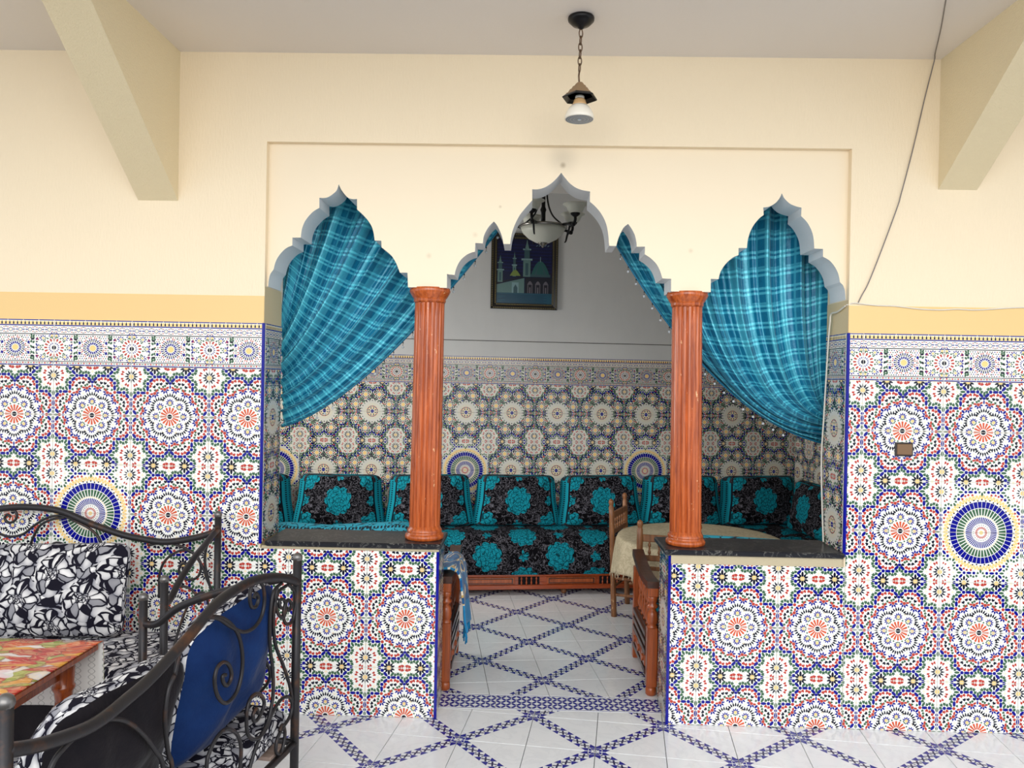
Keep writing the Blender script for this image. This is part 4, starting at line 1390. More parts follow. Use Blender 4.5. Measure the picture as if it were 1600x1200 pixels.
low_sofa(INN @ T(-1.62, -1.52, 0) @ RZ(pi/2), .86, .53, 'low peony sofa along the left side wall, hidden behind the left sill', 2)
def end_sofa(xa, inner_dir, L, label):
    """sofa backed against the front wall; its carved end panel stands at x = xa"""
    sgn = inner_dir
    t = thing('settee', label, 'sofa', T(xa, .335, 0), 'settees backed against the front wall')
    mb = MB()
    x0, x1 = (0.03, L) if sgn > 0 else (-L, -.03)
    mb.box((x0, .0, .12), (x1, .56, .20), None, 0, .004)
    obj('seat_frame', mb.mesh('seat_frame', 'arm_wood'), t)
    mt = mattress_mesh(L-.06, .50, .20, .44)
    obj('mattress', mt, t, (T(L, .56, 0) @ RZ(pi)) if sgn > 0 else (T(-.03, .56, 0) @ RZ(pi)))
    # end panel: posts, carved rails, spindles, curved arm rest
    w_ = .058
    post = MB()
    post.box((-w_/2, -w_/2, .05), (w_/2, w_/2, .375), None, 0, .004)
    post.lathe([(.022, 0), (.030, .008), (.030, .03), (.026, .05)], 16)
    post.lathe([(.030, .372), (.031, .38), (.022, .388), (.030, .398), (.032, .42), (.028, .455), (.018, .475), (.031, .485), (.031, .495), (.020, .505), (.026, .52), (.030, .535), (.026, .55)], 20)
    post.box((-w_/2, -w_/2, .545), (w_/2, w_/2, .61), None, 0, .004)
    obj('post', post.mesh('post', 'arm_wood'), t, T(0, .03, 0))
    p2 = MB(); p2.box((-w_/2, -w_/2, 0.02), (w_/2, w_/2, .58), None, 0, .004)
    obj('post', p2.mesh('post', 'arm_wood'), t, T(-.03*sgn*0, .56, 0))
    pan = MB()
    pan.box((-.018, .05, .09), (.018, .54, .34), None, 0, .003)
    obj('side_panel', pan.mesh('side_panel', 'dark_wood'), t)
    fx = -.024*sgn
    def pbox(y0, y1, z0, z1, name, mat, th_=.010):
        b = MB(); b.box((fx-th_/2, y0, z0), (fx+th_/2, y1, z1), None, 0, .003)
        return obj(name, b.mesh(name, mat), t)
    for z in (.10, .205, .255, .305):
        pbox(.06, .53, z, z+.03, 'moulding', 'dark_wood', .02)
    for y in (.08, .235, .39):
        q = pbox(y, y+.125, .138, .198, 'carved_panel', 'arm_wood', .014)
        b = MB(); b.lathe([(.022, -.010), (.020, .0), (.012, .010)], 12, 0, T(fx-.007*sgn, y+.062, .168) @ Matrix.Rotation(pi/2, 4, 'Y'))
        obj('boss', b.mesh('boss', 'arm_wood'), q)
    sp = spindle_mesh(.235, .015, 'arm_wood')
    for k in range(5):
        obj('spindle', sp, t, T(0, .10+.092*k, .338))
    arm = MB()
    rings = []
    for k in range(13):
        s_ = k/12
        y = lerp(-.002, .60, s_)
        z = .612+.02*sin(pi*s_)*-1 + .045*s_**2
        rings.append([(-.034, y, z-.018), (.034, y, z-.018), (.034, y, z+.02), (-.034, y, z+.02)])
    arm.loft(rings)
    obj('arm_rest', arm.mesh('arm_rest', 'dark_wood'), t)
    return t
end_sofa(3.325, 1, 1.35, 'carved wooden settee behind the right sill, its spindled end facing the aisle')
end_sofa(2.188, -1, 1.55, 'carved wooden settee behind the left sill, its turned end post showing')
# settee arms end in a tassel of blue thread
tz = MB()
for k in range(9):
    a = k*.7
    tz.tube([(0, 0, .03), (.008*cos(a), .008*sin(a), .01), (.013*cos(a), .013*sin(a), -.018)], .0028, 5)
tag(tz.build('tassel', 'fringe', None, T(3.368, .318, .46)), 'small bright blue tassel hanging beside the turned post of the right settee', 'tassel')

# towel hanging over the left settee's arm
def throw():
    path = [(.10, .56), (.075, .60), (.055, .64), (.02, .664), (-.02, .667), (-.05, .65), (-.068, .61), (-.075, .54), (-.085, .46), (-.09, .38), (-.10, .32)]
    acc = [0]
    for a, b in zip(path, path[1:]):
        acc.append(acc[-1]+math.hypot(a[0]-b[0], a[1]-b[1]))
    mb = MB()
    def fn(s, t):
        k = t*(len(path)-1)
        i = min(int(k), len(path)-2)
        f = k-i
        x, z = lerp(path[i][0], path[i+1][0], f), lerp(path[i][1], path[i+1][1], f)
        y = .365+.40*s-.02*t
        x -= .014*sin(11*s+1)*max(0, t-.4)*1.5 + .006*noise.noise((s*5, t*5, 1))
        return (2.19-x, y, z+.02*sin(pi*s)*0)
    L = acc[-1]
    mb.grid(fn, 24, 40, 0, lambda s, t: (s*.30, L*(1-t)))
    o = mb.build('throw', 'throw')
    o.modifiers.new('thickness', 'SOLIDIFY').thickness = .012
    tag(o, 'blue, white and gold woven throw draped over the left settee arm', 'throw')
    fr = MB()
    for k in range(26):
        p = Vector(fn(k/25, 1.0))
        q = p+Vector((.004*sin(k*2.1), .004*cos(k*1.7), -.045-.012*(k % 3)))
        fr.tube([p, p.lerp(q, .5)+Vector((.003*sin(k), 0, 0)), q], .0042, 5)
    tag(obj('fringe', fr.mesh('fringe', 'fringe'), o), None, None, None, 'stuff')
throw()

# ------------------------------------------------------------------ round table, cloth, chairs
TX, TY, TR, TZ = 3.835, 1.50, .56, .642
t = thing('round_table', 'round wooden table under a cream cloth, behind the right column', 'table', T(TX, TY, 0))
mb = MB(); mb.lathe([(TR-.03, TZ-.03), (TR-.012, TZ-.02), (TR-.012, TZ-.006), (TR-.03, TZ-.004)], 40); obj('tabletop', mb.mesh('tabletop', 'raw_wood'), t)
lg = MB(); lg.box((-.03, -.03, 0), (.03, .03, TZ-.028), None, 0, .004); lm = lg.mesh('leg', 'raw_wood')
for sx in (-1, 1):
    for sy in (-1, 1):
        obj('leg', lm, t, T(.3*sx, .3*sy, 0))
mb = MB()
NA = 96
prof = [(.001, 0), (.2, 0), (.4, 0), (.54, 0), (.562, -.004), (.573, -.03), (.579, -.09), (.583, -.16), (.586, -.23)]
def cloth(s, tt):
    k = tt*(len(prof)-1)
    i = min(int(k), len(prof)-2)
    f = k-i
    r, z = lerp(prof[i][0], prof[i+1][0], f), lerp(prof[i][1], prof[i+1][1], f)
    a = 2*pi*s
    dr = max(0, -z)/.23
    r += dr*(.020*sin(15*a+.5)+.012*sin(26*a))
    z -= dr*(.03*sin(4*a+2.1) + .02*sin(9*a))
    return (r*cos(a), r*sin(a), z+TZ+.002)
mb.grid(cloth, NA, 32, 0, lambda s, tt: (s, tt))
o = mb.build('tablecloth', 'creamcloth', None, T(TX, TY, 0))
o.modifiers.new('thickness', 'SOLIDIFY').thickness = .003
tag(o, 'cream damask cloth with a ragged hem draped over the round table', 'tablecloth')
hem = MB()
for k in range(120):
    p = Vector(cloth(k/120, 1.0))
    hem.tube([p, p+Vector((.004*sin(k), .004*cos(k), -.018-.01*(k % 4)*.5))], .003, 4)
tag(obj('fringe', hem.mesh('fringe', 'creamcloth'), o), None, None, None, 'stuff')
def chair(mat, label, H=.83):
    """rustic ladder chair: back posts at y=0, seat towards +y, x across"""
    c = thing('rustic_chair', label, 'chair', mat, 'rustic wooden chairs')
    def stick(name, a, b, r0, r1=None, knob=False):
        m_ = MB()
        a, b = Vector(a), Vector(b)
        r1 = r1 or r0
        n = 10
        pts = [a.lerp(b, k/n) for k in range(n+1)]
        rad = [lerp(r0, r1, k/n)*(1+.05*sin(3.1*k+a.x*9)) for k in range(n+1)]
        if knob:
            d = (b-a).normalized()
            pts += [b+d*.004, b+d*.016, b+d*.03, b+d*.048, b+d*.058]
            rad += [r1*.78, r1*.78, r1*1.05, r1*.9, r1*.3]
        m_.tube(pts, lambda i: rad[i], 10)
        return obj(name, m_.mesh(name, 'raw_wood'), c)
    w_, d_ = .36, .38
    for sx in (-1, 1):
        stick('back_post', (sx*w_/2, 0, 0), (sx*w_/2, -.035, H-.05), .021, .019, True)
        stick('leg', (sx*w_/2*1.05, d_, 0), (sx*w_/2*1.02, d_, .43), .021, .019)
        for z in (.14, .26):
            stick('stretcher', (sx*w_/2, 0, z+.02), (sx*w_/2*1.04, d_, z+.03), .011)
    stick('stretcher', (-w_/2, d_, .2), (w_/2, d_, .2), .011)
    stick('stretcher', (-w_/2, 0, .22), (w_/2, 0, .22), .011)
    def slat(z0, z1):
        m_ = MB(); m_.box((-w_/2, -.030, z0), (w_/2, -.012, z1), None, 0, .004)
        return obj('back_slat', m_.mesh('back_slat', 'raw_wood'), c)
    slat(H-.13, H-.085); slat(H-.25, H-.215); slat(H-.31, H-.285)
    sp = spindle_mesh(.088, .010, 'raw_wood')
    for k in range(5):
        obj('spindle', sp, c, T(-.12+.06*k, -.021, H-.217))
    m_ = MB(); m_.box((-w_/2-.01, -.01, .42), (w_/2+.01, d_+.02, .45), None, 0, .008)
    obj('seat', m_.mesh('seat', 'raw_wood'), c)
    return c
chair(T(3.352, 1.932, 0) @ RZ(R(-113)), 'rustic ladder-back chair standing left of the round table, nearest the back sofa', .85)
chair(T(3.525, .975, 0) @ RZ(R(-12)), 'rustic ladder-back chair pushed up to the round table behind the right column', .845)

# ------------------------------------------------------------------ picture on the back wall
PU, PZ0, PW, PH_ = .487, 2.335, .585, .66
pic = thing('framed_picture', 'dark framed night picture of a domed mosque on the grey back wall', 'picture', INN @ T(PU, .0065, PZ0+PH_/2) @ Matrix.Rotation(pi/2, 4, 'X'))
mb = MB()
def pq(pts, m_, z):
    mb.poly([((x-.5)*(PW-.09), (y-.5)*(PH_-.09), z) for x, y in pts], m_)
PM = ['pic_sky', 'pic_sky2', 'pic_stone', 'pic_stone2', 'pic_dome', 'pic_lime', 'pic_water', 'pic_water2', 'pic_pink', 'pic_lite', 'pic_dark']
zz = .0042
pq(rect(0, 0, 1, 1), 0, zz)
def layer():
    global zz
    zz += .00025
    return zz
for k in range(9):
    z_ = layer()
    pq(rect(.0, .50+.05*k, 1.0, .512+.05*k), 1, z_)
layer(); pq(rect(0, 0, 1, .17), 6, zz)
for k in range(7):
    pq(rect(.03+.07*(k % 3), .015+.02*k, .9-.05*(k % 2), .022+.02*k), 7, layer())
layer(); pq([(0, .17), (.5, .17), (.5, .40), (0, .29)], 2, zz); pq(rect(.52, .17, 1, .41), 10, zz)
layer(); pq([(0, .30), (.5, .41), (.5, .43), (0, .325)], 10, zz); pq(rect(.28, .17, .40, .33), 9, zz)
layer(); pq([(.31, .17), (.38, .17), (.38, .25), (.345, .30), (.31, .25)], 3, zz)
def minaret(x, w_, z0, z1):
    layer()
    pq(rect(x-w_/2, z0, x+w_/2, z0+(z1-z0)*.45), 2, zz)
    pq(rect(x-w_*.75, z0+(z1-z0)*.43, x+w_*.75, z0+(z1-z0)*.48), 9, zz)
    pq(rect(x-w_*.36, z0+(z1-z0)*.48, x+w_*.36, z0+(z1-z0)*.74), 3, zz)
    pq(rect(x-w_*.55, z0+(z1-z0)*.70, x+w_*.55, z0+(z1-z0)*.74), 9, zz)
    pq([(x-w_*.28, z0+(z1-z0)*.74), (x+w_*.28, z0+(z1-z0)*.74), (x+w_*.12, z0+(z1-z0)*.86), (x, z1), (x-w_*.12, z0+(z1-z0)*.86)], 2, zz)
    layer(); pq(rect(x-w_*.2, z0+.02, x+w_*.2, z0+(z1-z0)*.36), 3, zz)
minaret(.07, .09, .33, .74); minaret(.32, .06, .42, .80); minaret(.54, .13, .42, 1.0)
layer(); pq([(.24+.19*k/12, .43+.09*sin(pi*k/12)) for k in range(13)][::-1], 5, zz)
layer(); pq(rect(.60, .42, .96, .46), 3, zz)
pq([(.62+.32*k/16, .455+.21*sin(pi*k/16)**.8) for k in range(17)][::-1], 4, zz)
layer(); pq(rect(.775, .65, .785, .73), 9, zz)
for k in range(3):
    pq([(.65+.03*k+(.26-.06*k)*q/10, .46+.16*sin(pi*q/10)) for q in range(11)][::-1], 3 if k % 2 else 4, layer())
for k in range(3):
    x = .60+.14*k
    layer()
    pq([(x-.05+.1*q/10, .30+.055*sin(pi*q/10)) for q in range(11)][::-1], 8, zz)
    pq(rect(x-.045, .17, x-.03, .30), 8, zz); pq(rect(x+.03, .17, x+.045, .30), 8, zz); pq(rect(x-.012, .17, x+.012, .26), 8, zz)
layer()
for k in range(5):
    pq([(.70+.05*k, .885), (.73+.05*k, .90+.01*(k % 2)), (.728+.05*k, .91+.01*(k % 2)), (.70+.05*k, .893)], 9, zz)
obj('canvas', mb.mesh('canvas', PM), pic)
W2, H2, fw = PW/2, PH_/2, .05
def fside(pts):
    b = MB()
    o4 = [pts[0], pts[1], pts[2], pts[3]]
    lo = [(x, y, 0) for x, y in o4]
    up = [(pts[0][0], pts[0][1], .022), (pts[1][0], pts[1][1], .022), (pts[2][0], pts[2][1], .012), (pts[3][0], pts[3][1], .012)]
    b.loft([lo, up])
    fo = obj('frame_side', b.mesh('frame_side', 'frame_black'), pic)
    a, c = Vector((*pts[0], .0225)), Vector((*pts[1], .0225))
    a2, c2 = Vector((*pts[3], .014)), Vector((*pts[2], .014))
    g = MB()
    n = int((c-a).length/.016)
    for k in range(1, n):
        for p in (a.lerp(c, k/n).lerp(a2.lerp(c2, k/n), .22), a.lerp(c, k/n).lerp(a2.lerp(c2, k/n), .80)):
            g.box((p.x-.0045, p.y-.0045, p.z-.004), (p.x+.0045, p.y+.0045, p.z+.0015))
    tag(obj('beading', g.mesh('beading', 'frame_gold'), fo), None, None, None, 'stuff')
fside([(-W2, -H2), (W2, -H2), (W2-fw, -H2+fw), (-W2+fw, -H2+fw)])
fside([(W2, -H2), (W2, H2), (W2-fw, H2-fw), (W2-fw, -H2+fw)])
fside([(W2, H2), (-W2, H2), (-W2+fw, H2-fw), (W2-fw, H2-fw)])
fside([(-W2, H2), (-W2, -H2), (-W2+fw, -H2+fw), (-W2+fw, H2-fw)])

# ------------------------------------------------------------------ lamps
ch = thing('chandelier', 'dark metal chandelier with frosted glass bowl and upturned shades in the inner room', 'chandelier', T(2.705, 1.5, 2.79))
mb = MB(); mb.lathe([(.005, -.115), (.05, -.108), (.10, -.082), (.14, -.045), (.160, -.004), (.155, -.004), (.13, -.04), (.09, -.072), (.005, -.10)], 40); obj('bowl', mb.mesh('bowl', 'glass_shade'), ch)
mb = MB(); mb.lathe([(.163, -.010), (.170, -.006), (.170, .004), (.163, .008), (.15, .008)], 40); obj('rim', mb.mesh('rim', 'chrome'), ch)
mb = MB(); mb.lathe([(.004, -.145), (.008, -.138), (.012, -.130), (.030, -.118), (.034, -.110), (.02, -.106)], 20); obj('finial', mb.mesh('finial', 'chrome'), ch)
mb = MB(); mb.lathe([(.016, -.06), (.016, .10), (.022, .12), (.014, .14), (.012, .55), (.05, .555), (.055, .565)], 16); obj('stem', mb.mesh('stem', 'black_metal'), ch)
for a in (90, 210, 330):
    mb = MB()
    mb.tube(smooth_path([(.02*cos(R(a)), .02*sin(R(a)), .40), (.03*cos(R(a)), .03*sin(R(a)), .2), (.07*cos(R(a)), .07*sin(R(a)), .08), (.15*cos(R(a)), .15*sin(R(a)), .005)], 6), .006, 8)
    obj('stay', mb.mesh('stay', 'black_metal'), ch)
armm = MB()
armm.tube(smooth_path([(.165, 0, 0), (.21, 0, .0), (.235, 0, -.012), (.255, 0, .0), (.265, 0, .02), (.265, 0, .045)], 6), .010, 8)
armm.tube(smooth_path([(.225, 0, -.01), (.215, 0, -.04), (.205, 0, -.075), (.195, 0, -.085)], 5), lambda i: .009-.0003*i, 8)
armm.ball((.25, 0, -.008), .016, 10)
armm.lathe([(.010, .04), (.030, .055), (.034, .066), (.02, .07)], 16, 0, T(.265, 0, 0))
am = armm.mesh('arm', 'black_metal')
sh = MB(); sh.lathe([(.012, .06), (.040, .068), (.055, .085), (.060, .105), (.072, .118), (.088, .124), (.086, .128), (.068, .122), (.055, .108), (.05, .088), (.012, .07)], 28, 0, T(.265, 0, 0))
sm_ = sh.mesh('lamp_shade', 'glass_shade')
for a in (36, -36, -108, 180, 108):
    ar = obj('arm', am, ch, RZ(R(a)))
    obj('lamp_shade', sm_, ar)

pl = thing('pendant_lamp', 'small pendant with bronze pagoda cap and white bulb hanging by a chain from the ceiling', 'lamp', T(2.826, -.40, ZC))
mb = MB(); mb.lathe([(.058, 0), (.060, -.006), (.058, -.016), (.040, -.034), (.016, -.044), (.009, -.052), (.004, -.054)], 28); obj('canopy', mb.mesh('canopy', 'black_metal'), pl)
lk = MB(); lk.tube([(.0085*cos(2*pi*k/14), 0, .020*sin(2*pi*k/14)) for k in range(15)], .0028, 6, 0, False); lkm = lk.mesh('chain_link', 'chain')
for k in range(6):
    obj('chain_link', lkm, pl, T(-.004*k/6, 0, -.072-.031*k) @ RZ(R(90*(k % 2)+20)))
mb = MB(); mb.tube([(-.004, 0, -.242), (-.006, 0, -.262), (-.003, 0, -.30)], .004, 8); obj('hook', mb.mesh('hook', 'chain'), pl)
mb = MB()
def hexring(r, z, a0=12):
    return [(r*cos(R(60*k+a0)), r*sin(R(60*k+a0)), z) for k in range(6)]
mb.loft([hexring(.012, -.292), hexring(.020, -.300), hexring(.026, -.309), hexring(.032, -.311), hexring(.040, -.324), hexring(.046, -.326), hexring(.056, -.342), hexring(.062, -.344), hexring(.066, -.350)])
cap = obj('cap', mb.mesh('cap', 'bronze'), pl)
mb = MB(); mb.loft([hexring(.064, -.348), hexring(.082, -.362), hexring(.080, -.366), hexring(.06, -.352)], 0, False, False); obj('cap_brim', mb.mesh('cap_brim', 'black_metal'), cap)
mb = MB(); mb.loft([hexring(.064, -.3505), hexring(.03, -.3505)], 0, True, True); obj('cap_lining', mb.mesh('cap_lining', 'black_metal'), cap)
mb = MB(); mb.lathe([(.019, -.352), (.021, -.356), (.021, -.366), (.017, -.368)], 20); obj('socket', mb.mesh('socket', 'bulb'), pl)
mb = MB(); mb.lathe([(.022, -.366), (.026, -.372), (.031, -.388), (.036, -.396)], 24); obj('bulb_neck', mb.mesh('bulb_neck', 'bulb_neck'), pl)
mb = MB(); mb.lathe([(.036, -.396), (.046, -.406), (.058, -.424), (.064, -.440), (.066, -.446), (.066, -.456), (.063, -.459), (.061, -.457)], 32); bl = obj('bulb', mb.mesh('bulb', 'bulb'), pl)
mb = MB(); mb.lathe([(.0615, -.4575), (.0615, -.4586)], 32)
for r in (.026, .041, .053):
    n = int(r*900)
    for k in range(n):
        a = 2*pi*k/n
        mb.box((r*cos(a)-.0009, r*sin(a)-.0009, -.4592), (r*cos(a)+.0009, r*sin(a)+.0009, -.4584), None, 1)
mb.lathe([(.009, -.4586), (.008, -.461), (.004, -.462)], 14, 1)
obj('led_face', mb.mesh('led_face', ['led', 'led_dot']), bl)

# ------------------------------------------------------------------ switch and cables
t = thing('light_switch', 'brown single light switch on the tiles of the right wall', 'switch', T(4.497, 0, 1.409))
mb = MB(); mb.box((-.045, -.010, -.034), (.045, .0, .034), None, 0, .004); obj('frame', mb.mesh('frame', 'switch_frame'), t)
mb = MB(); mb.box((-.037, -.016, -.027), (.037, -.008, .027), None, 0, .003); obj('rocker', mb.mesh('rocker', 'switch'), t)
def cable(name, pts, r, mat, label, cat='cable', n=8):
    mb = MB(); mb.tube(smooth_path(pts, n), r, 6)
    return tag(mb.build(name, mat), label, cat)
cable('wire', [(4.25, -.80, 3.348), (4.339, -.605, 3.347), (4.458, -.343, 3.347), (4.571, -.079, 3.347), (4.602, -.012, 3.338), (4.565, -.006, 3.167), (4.519, -.005, 2.944), (4.484, -.005, 2.791), (4.455, -.005, 2.673), (4.441, -.005, 2.619), (4.372, -.005, 2.417), (4.307, -.005, 2.241), (4.273, -.003, 2.171), (4.258, .0, 2.135)], .0028, 'wire', 'thin grey wire slanting down the cream wall from the ceiling', 'wire')
cable('cable', [(4.207, .02, 2.125), (4.235, -.001, 2.134), (4.267, -.001, 2.132), (4.35, -.001, 2.124), (4.441, -.001, 2.122), (4.56, -.001, 2.110), (4.662, -.001, 2.107), (4.75, -.001, 2.112), (4.85, -.001, 2.110), (5.07, -.001, 2.126), (5.4, -.001, 2.13)], .0032, 'white_cable', 'white cable running along the yellow band of the right wall')
cable('cable', [(4.207, .03, 2.122), (4.204, .12, 2.10), (4.20, .19, 2.095), (4.199, .20, 2.05), (4.198, .215, 1.95), (4.196, .25, 1.56), (4.196, .272, 1.316), (4.198, .25, 1.05), (4.199, .23, .89)], .0045, 'white_cable', 'white cable hanging down the inner edge of the right reveal')

# ------------------------------------------------------------------ wrought iron benches in front
RAIL = [(0, .92), (.11, .885), (.26, .86), (.39, .874), (.49, .894), (.64, .943), (.80, 1.004), (.957, 1.019), (1.064, 1.013), (1.165, .994), (1.265, .965), (1.357, .926)]
SC2 = [
[(0.587, 0.859), (0.623, 0.939), (0.685, 0.975), (0.753, 0.976), (0.834, 0.947), (0.902, 0.897), (0.943, 0.842), (0.961, 0.772), (0.952, 0.711), (0.919, 0.671), (0.861, 0.666), (0.813, 0.708), (0.794, 0.761), (0.806, 0.797), (0.838, 0.805), (0.871, 0.788), (0.892, 0.755), (0.888, 0.73), (0.864, 0.721), (0.842, 0.743), (0.841, 0.761), (0.858, 0.758)],
[(0.718, 0.984), (0.806, 0.955), (0.882, 0.906), (0.963, 0.862), (1.037, 0.855), (1.085, 0.879), (1.103, 0.924), (1.093, 0.978), (1.053, 1.01), (1.016, 1.009), (1.001, 0.969), (1.013, 0.933), (1.045, 0.924), (1.061, 0.947), (1.044, 0.969), (1.028, 0.956)],
[(0.587, 0.859), (0.558, 0.825), (0.546, 0.749), (0.563, 0.651), (0.583, 0.596), (.59, .45), (.57, .32)],
[(1.23, 0.956), (1.17, 0.94), (1.147, 0.861), (1.151, 0.745), (1.174, 0.65), (1.177, 0.562), (1.144, 0.489), (1.072, 0.442), (1.02, 0.379), (1.0, .32)],
[(1.269, 0.937), (1.2, 0.926), (1.173, 0.853), (1.188, 0.749), (1.254, 0.644), (1.308, 0.551), (1.335, 0.474)],
[(1.199, 0.956), (1.183, 0.908), (1.203, 0.855), (1.247, 0.824), (1.265, 0.855), (1.251, 0.889), (1.22, 0.897), (1.214, 0.878), (1.233, 0.864)],
[(1.281, 0.94), (1.335, 0.896), (1.344, 0.838), (1.319, 0.79), (1.274, 0.792), (1.25, 0.824), (1.256, 0.863), (1.284, 0.88), (1.311, 0.854), (1.292, 0.838), (1.278, 0.851)],
[(1.074, 0.542), (1.057, 0.566), (1.036, 0.553), (1.047, 0.526), (1.08, 0.528), (1.113, 0.559), (1.089, 0.6), (1.044, 0.621), (1.007, 0.609), (0.993, 0.566), (1.005, 0.5), (1.06, 0.459), (1.128, 0.462), (1.173, 0.5), (1.233, 0.522), (1.297, 0.511), (1.331, 0.469), (1.313, 0.428), (1.249, 0.408), (1.213, 0.383), (1.208, 0.344), (1.24, 0.32), (1.264, 0.341), (1.276, 0.384), (1.255, 0.423), (1.231, 0.41)],
[(.75, .33), (0.757, 0.509), (0.773, 0.551), (0.817, 0.58), (0.873, 0.578), (0.933, 0.533), (0.96, 0.478), (0.957, 0.41), (.95, .33)],
[(.10, .72), (0.128, 0.821), (0.173, 0.85), (0.226, 0.86), (0.285, 0.859), (0.349, 0.836), (0.404, 0.798), (0.458, 0.743), (0.504, 0.683), (0.542, 0.616), (.55, .45), (.54, .33)]]
SC1 = [
[(0.29, 0.60), (0.29, 0.715), (0.261, 0.789), (0.2, 0.833), (0.151, 0.84), (0.101, 0.811), (0.082, 0.756), (0.1, 0.707), (0.149, 0.694), (0.186, 0.717), (0.192, 0.748), (0.174, 0.773), (0.137, 0.767)],
[(0.348, 0.86), (0.275, 0.876), (0.201, 0.866), (0.126, 0.829), (0.076, 0.763), (0.044, 0.684), (0.012, 0.618)],
[(0.023, 0.898), (0.053, 0.867), (0.064, 0.793), (0.051, 0.721), (0.031, 0.648), (0.018, 0.611)],
[(0.256, 0.483), (0.245, 0.588), (0.197, 0.656), (0.136, 0.651), (0.098, 0.609), (0.079, 0.573)],
[(0.287, 0.483), (0.263, 0.557), (0.232, 0.545), (0.219, 0.509)],
[(1.132, 0.998), (1.095, 1.029), (1.058, 1.03), (1.027, 1.02), (1.014, 0.994), (1.026, 0.969), (1.057, 0.959), (1.076, 0.98), (1.064, 0.999), (1.045, 0.987)],
[(1.143, 0.924), (1.093, 0.9), (1.044, 0.889), (0.982, 0.903), (0.927, 0.947), (0.865, 0.985), (0.798, 1.0), (0.736, .985)],
[(0.736, .98), (0.698, .965), (0.649, 0.94), (0.604, 0.9), (0.582, 0.85), (0.571, 0.777)],
[(0.952, 0.768), (0.947, 0.83), (0.932, 0.885), (0.896, 0.948), (0.835, 0.98), (0.773, 0.99)],
[(0.857, 0.76), (0.857, 0.82), (0.838, 0.851), (0.808, 0.864), (0.77, 0.852), (0.758, 0.822)]]
def iron_bench(mat, D, zf, scrolls, label, rise=0.0):
    """local x along the back from the right-hand back post, y from back to front, z up"""
    L = 1.357
    b = thing('iron_bench', label, 'bench', mat, 'wrought iron benches')
    def rod(name, pts, r, seg=8, n=6, ball=None):
        m_ = MB()
        m_.tube(smooth_path(pts, n) if len(pts) > 2 else pts, r, seg)
        o_ = obj(name, m_.mesh(name, 'iron'), b)
        if ball:
            q = MB(); q.ball(ball, .0195, 14)
            obj('ball_finial', q.mesh('ball_finial', 'steel'), o_)
        return o_
    for x in (0, L):
        rod('back_post', [(x, 0, 0), (x, 0, 1.015)], .0165, 12, 1, (x, 0, 1.022))
        rod('front_post', [(x, D, 0), (x, D, zf-.015)], .0165, 12, 1, (x, D, zf-.006))
        rod('arm_rail', [(x, 0, .945), (x, D*.08, .938), (x, D*.3, .90), (x, D*.5, .865), (x, D*.75, .80), (x, D*.9, zf-.105), (x, D, zf-.11)], .015, 10)
        rod('side_rail', [(x, 0, .31), (x, D, .31)], .013, 8, 1)
        rod('arm_scroll', [(x, D*.92, .34), (x, D*.85, .5), (x, D*.6, .66), (x, D*.3, .68), (x, D*.16, .56), (x, D*.3, .46), (x, D*.45, .52), (x, D*.36, .58)], .0065, 6)
    rod('back_rail', [(x, 0, z+rise) for x, z in RAIL], .0165, 12)
    rod('seat_rail', [(0, 0, .31), (L, 0, .31)], .014, 8, 1)
    rod('seat_rail', [(0, D, .31), (L, D, .31)], .014, 8, 1)
    for k in range(6):
        m_ = MB(); m_.box((.06+.225*k, .01, .318), (.17+.225*k, D-.01, .332), None, 0, .002)
        obj('slat', m_.mesh('slat', 'slat_wood'), b)
    for sc in scrolls:
        rod('scroll', [(x, 0, z) for x, z in sc], .0066, 7)
    return b
B1 = frame((1.088, -.078, 0), (-1, 0, 0), (0, -1, 0), (0, 0, 1))
dx_, dy_ = .159, .9873
B2_ = frame((1.528, -2.279, 0), (dx_, dy_, 0), (-dy_, dx_, 0), (0, 0, 1))
iron_bench(B1, .56, .85, SC1, 'black wrought iron bench standing against the tiled left wall', .02)
iron_bench(B2_, .655, .83, SC2, 'black wrought iron bench in the left foreground, scrolled back turned to the viewer')
def seat_pad(mat, L, D, label):
    mb = MB()
    def fn(s, t):
        a = 2*pi*t
        e = .22
        ca, sa = cos(a), sin(a)
        y = D/2+D/2*abs(ca)**e*(1 if ca > 0 else -1)
        z = .392+.058*abs(sa)**.35*(1 if sa > 0 else -1) + .006*noise.noise((s*6, y*6, 2))
        return (s*L, y, z)
    pts = []
    def uvf(s, t):
        p = fn(s, t)
        return (p[0]+.04, p[1]+p[2]*1.3)
    mb.grid(fn, 40, 40, 0, uvf)
    for s in (0, 1):
        ring = [fn(s, k/40) for k in range(40)]
        mb.poly(ring if s else ring[::-1], 0, [(q[1], q[2]) for q in (ring if s else ring[::-1])])
    return tag(mb.build('seat_pad', 'mono', None, mat), label, 'cushion', 'rose print seat pads')
sp1 = seat_pad(B1 @ T(.025, .02, 0), 1.31, .56, 'black and white rose print seat pad on the bench against the wall')
mb = MB(); mb.grid(lambda u, v: (1.31*u, .566+.006*sin(40*u)*v, .40-.27*v), 60, 6, 0, lambda u, v: (u*1.31, v*.27))
vl = mb.build('dark_sheet', 'black_velvet', sp1); vl.modifiers.new('thickness', 'SOLIDIFY').thickness = .004  # black sheet put in for the bench's shadowed underside and dark base
vl['label'] = 'added black sheet for the dark, shaded underside below the seat pad'
seat_pad(B2_ @ T(.03, .025, 0), 1.30, .655, 'black and white rose print seat pad on the foreground bench')
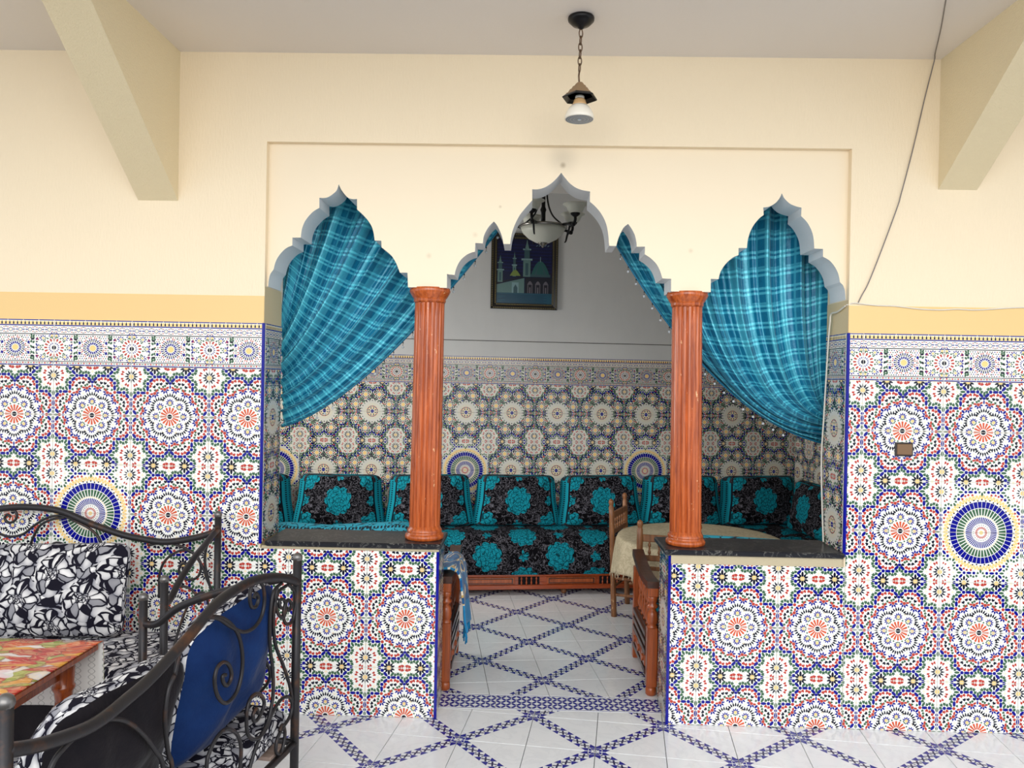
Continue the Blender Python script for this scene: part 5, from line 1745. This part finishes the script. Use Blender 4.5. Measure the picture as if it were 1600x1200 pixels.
def loose_pillow(mat, w_, h_, d, fm_, bm2, label, bf, bb, seed, c=5.0):
    t = thing('pillow', label, 'pillow', mat, 'pillows on the iron benches')
    F, G, B = cushion(w_, h_, w_, h_, d, bf, bb, 72, c, 14, .03, seed, .07, (.12*seed, .3))
    obj('front_cover', F.mesh('front_cover', fm_), t)
    obj('back_cover', B.mesh('back_cover', bm2), t)
    G.uv = [[(u*.12+.4, v) for u, v in q] for q in G.uv]
    obj('edge', G.mesh('edge', fm_), t)
    return t
# rose pillow sitting on the wall bench, leaning on its back
loose_pillow(T(.355, -.20, .665) @ Matrix.Rotation(R(90-14), 4, 'X') @ Matrix.Rotation(.03, 4, 'Z'), .66, .42, .05, 'mono', 'mono', 'black and white rose print pillow on the bench against the wall', .075, .06, 1, 7.5)
# velvet backed pillows leaning on the back of the foreground bench
def on_bench2(s, off, z, tilt, roll):
    """s from the right-hand post of the bench (its far end is at 1.357)"""
    return B2_ @ T(s, off, z) @ Matrix.Rotation(pi, 4, 'Z') @ Matrix.Rotation(R(90-tilt), 4, 'X') @ Matrix.Rotation(roll, 4, 'Z')
t = loose_pillow(on_bench2(1.045, .135, .70, 13, -.10), .54, .50, .05, 'mono', 'blue_velvet', 'navy blue velvet pillow leaning on the foreground bench, rose print on its far side', .07, .085, 2, 4.2)
t = loose_pillow(on_bench2(.455, .135, .675, 15, .05), .55, .44, .05, 'mono', 'black_velvet', 'black velvet pillow leaning on the foreground bench, nearest the camera', .07, .08, 3, 4.6)

# ------------------------------------------------------------------ low table with printed oilcloth
X0, X1, Y0, Y1, HT = .22, 1.045, -1.76, -1.06, .715
t = thing('side_table', 'wooden table with turned legs under a vegetable print oilcloth', 'table', T((X0+X1)/2, (Y0+Y1)/2, 0))
hx, hy = (X1-X0)/2, (Y1-Y0)/2
mb = MB(); mb.box((-hx, -hy, HT-.024), (hx, hy, HT), None, 0, .004); obj('tabletop', mb.mesh('tabletop', 'table_wood'), t)
mb = MB(); mb.box((-hx+.07, -hy+.07, HT-.09), (hx-.07, hy-.07, HT-.024)); obj('apron', mb.mesh('apron', 'table_wood'), t)
lg = MB()
lg.lathe([(.020, 0), (.028, .02), (.024, .05), (.030, .12), (.036, .25), (.038, .38), (.034, .47), (.030, .50), (.037, .507), (.037, .516), (.028, .522), (.027, .545), (.032, .575), (.038, .585), (.038, .595), (.033, .60), (.036, .64), (.036, .70)], 24)
lm = lg.mesh('leg', 'table_wood')
for sx in (-1, 1):
    for sy in (-1, 1):
        obj('leg', lm, t, T(sx*(hx-.075)-(.06 if sy < 0 and sx > 0 else 0), sy*(hy-.09), 0))
mb = MB()
def oil(s, tt):
    """s across from left to right, tt from the near edge over the far edge and down"""
    x = lerp(X0-.02, X1+.004, s)
    run = (Y1-Y0)+.01
    y = Y0+tt*(run+.26)
    if y <= Y0+run:
        return (x, y, HT+.003+.002*noise.noise((x*7, y*7, 3)))
    d = y-(Y0+run)
    return (x+.05*d*s+.012*sin(9*s*pi*.4+1)*d*3, Y0+run+.012+.02*d+.012*sin(s*11)*d*3, HT+.003-d*.97)
mb.grid(oil, 40, 60, 0, lambda s, tt: (s*.85, tt*1.12))
o = mb.build('oilcloth', ['vegcloth', 'lattice'])
sol = o.modifiers.new('thickness', 'SOLIDIFY'); sol.thickness = .0025; sol.offset = 1; sol.material_offset = 1
tag(o, 'shiny oilcloth printed with red and green vegetables on the low table', 'tablecloth')
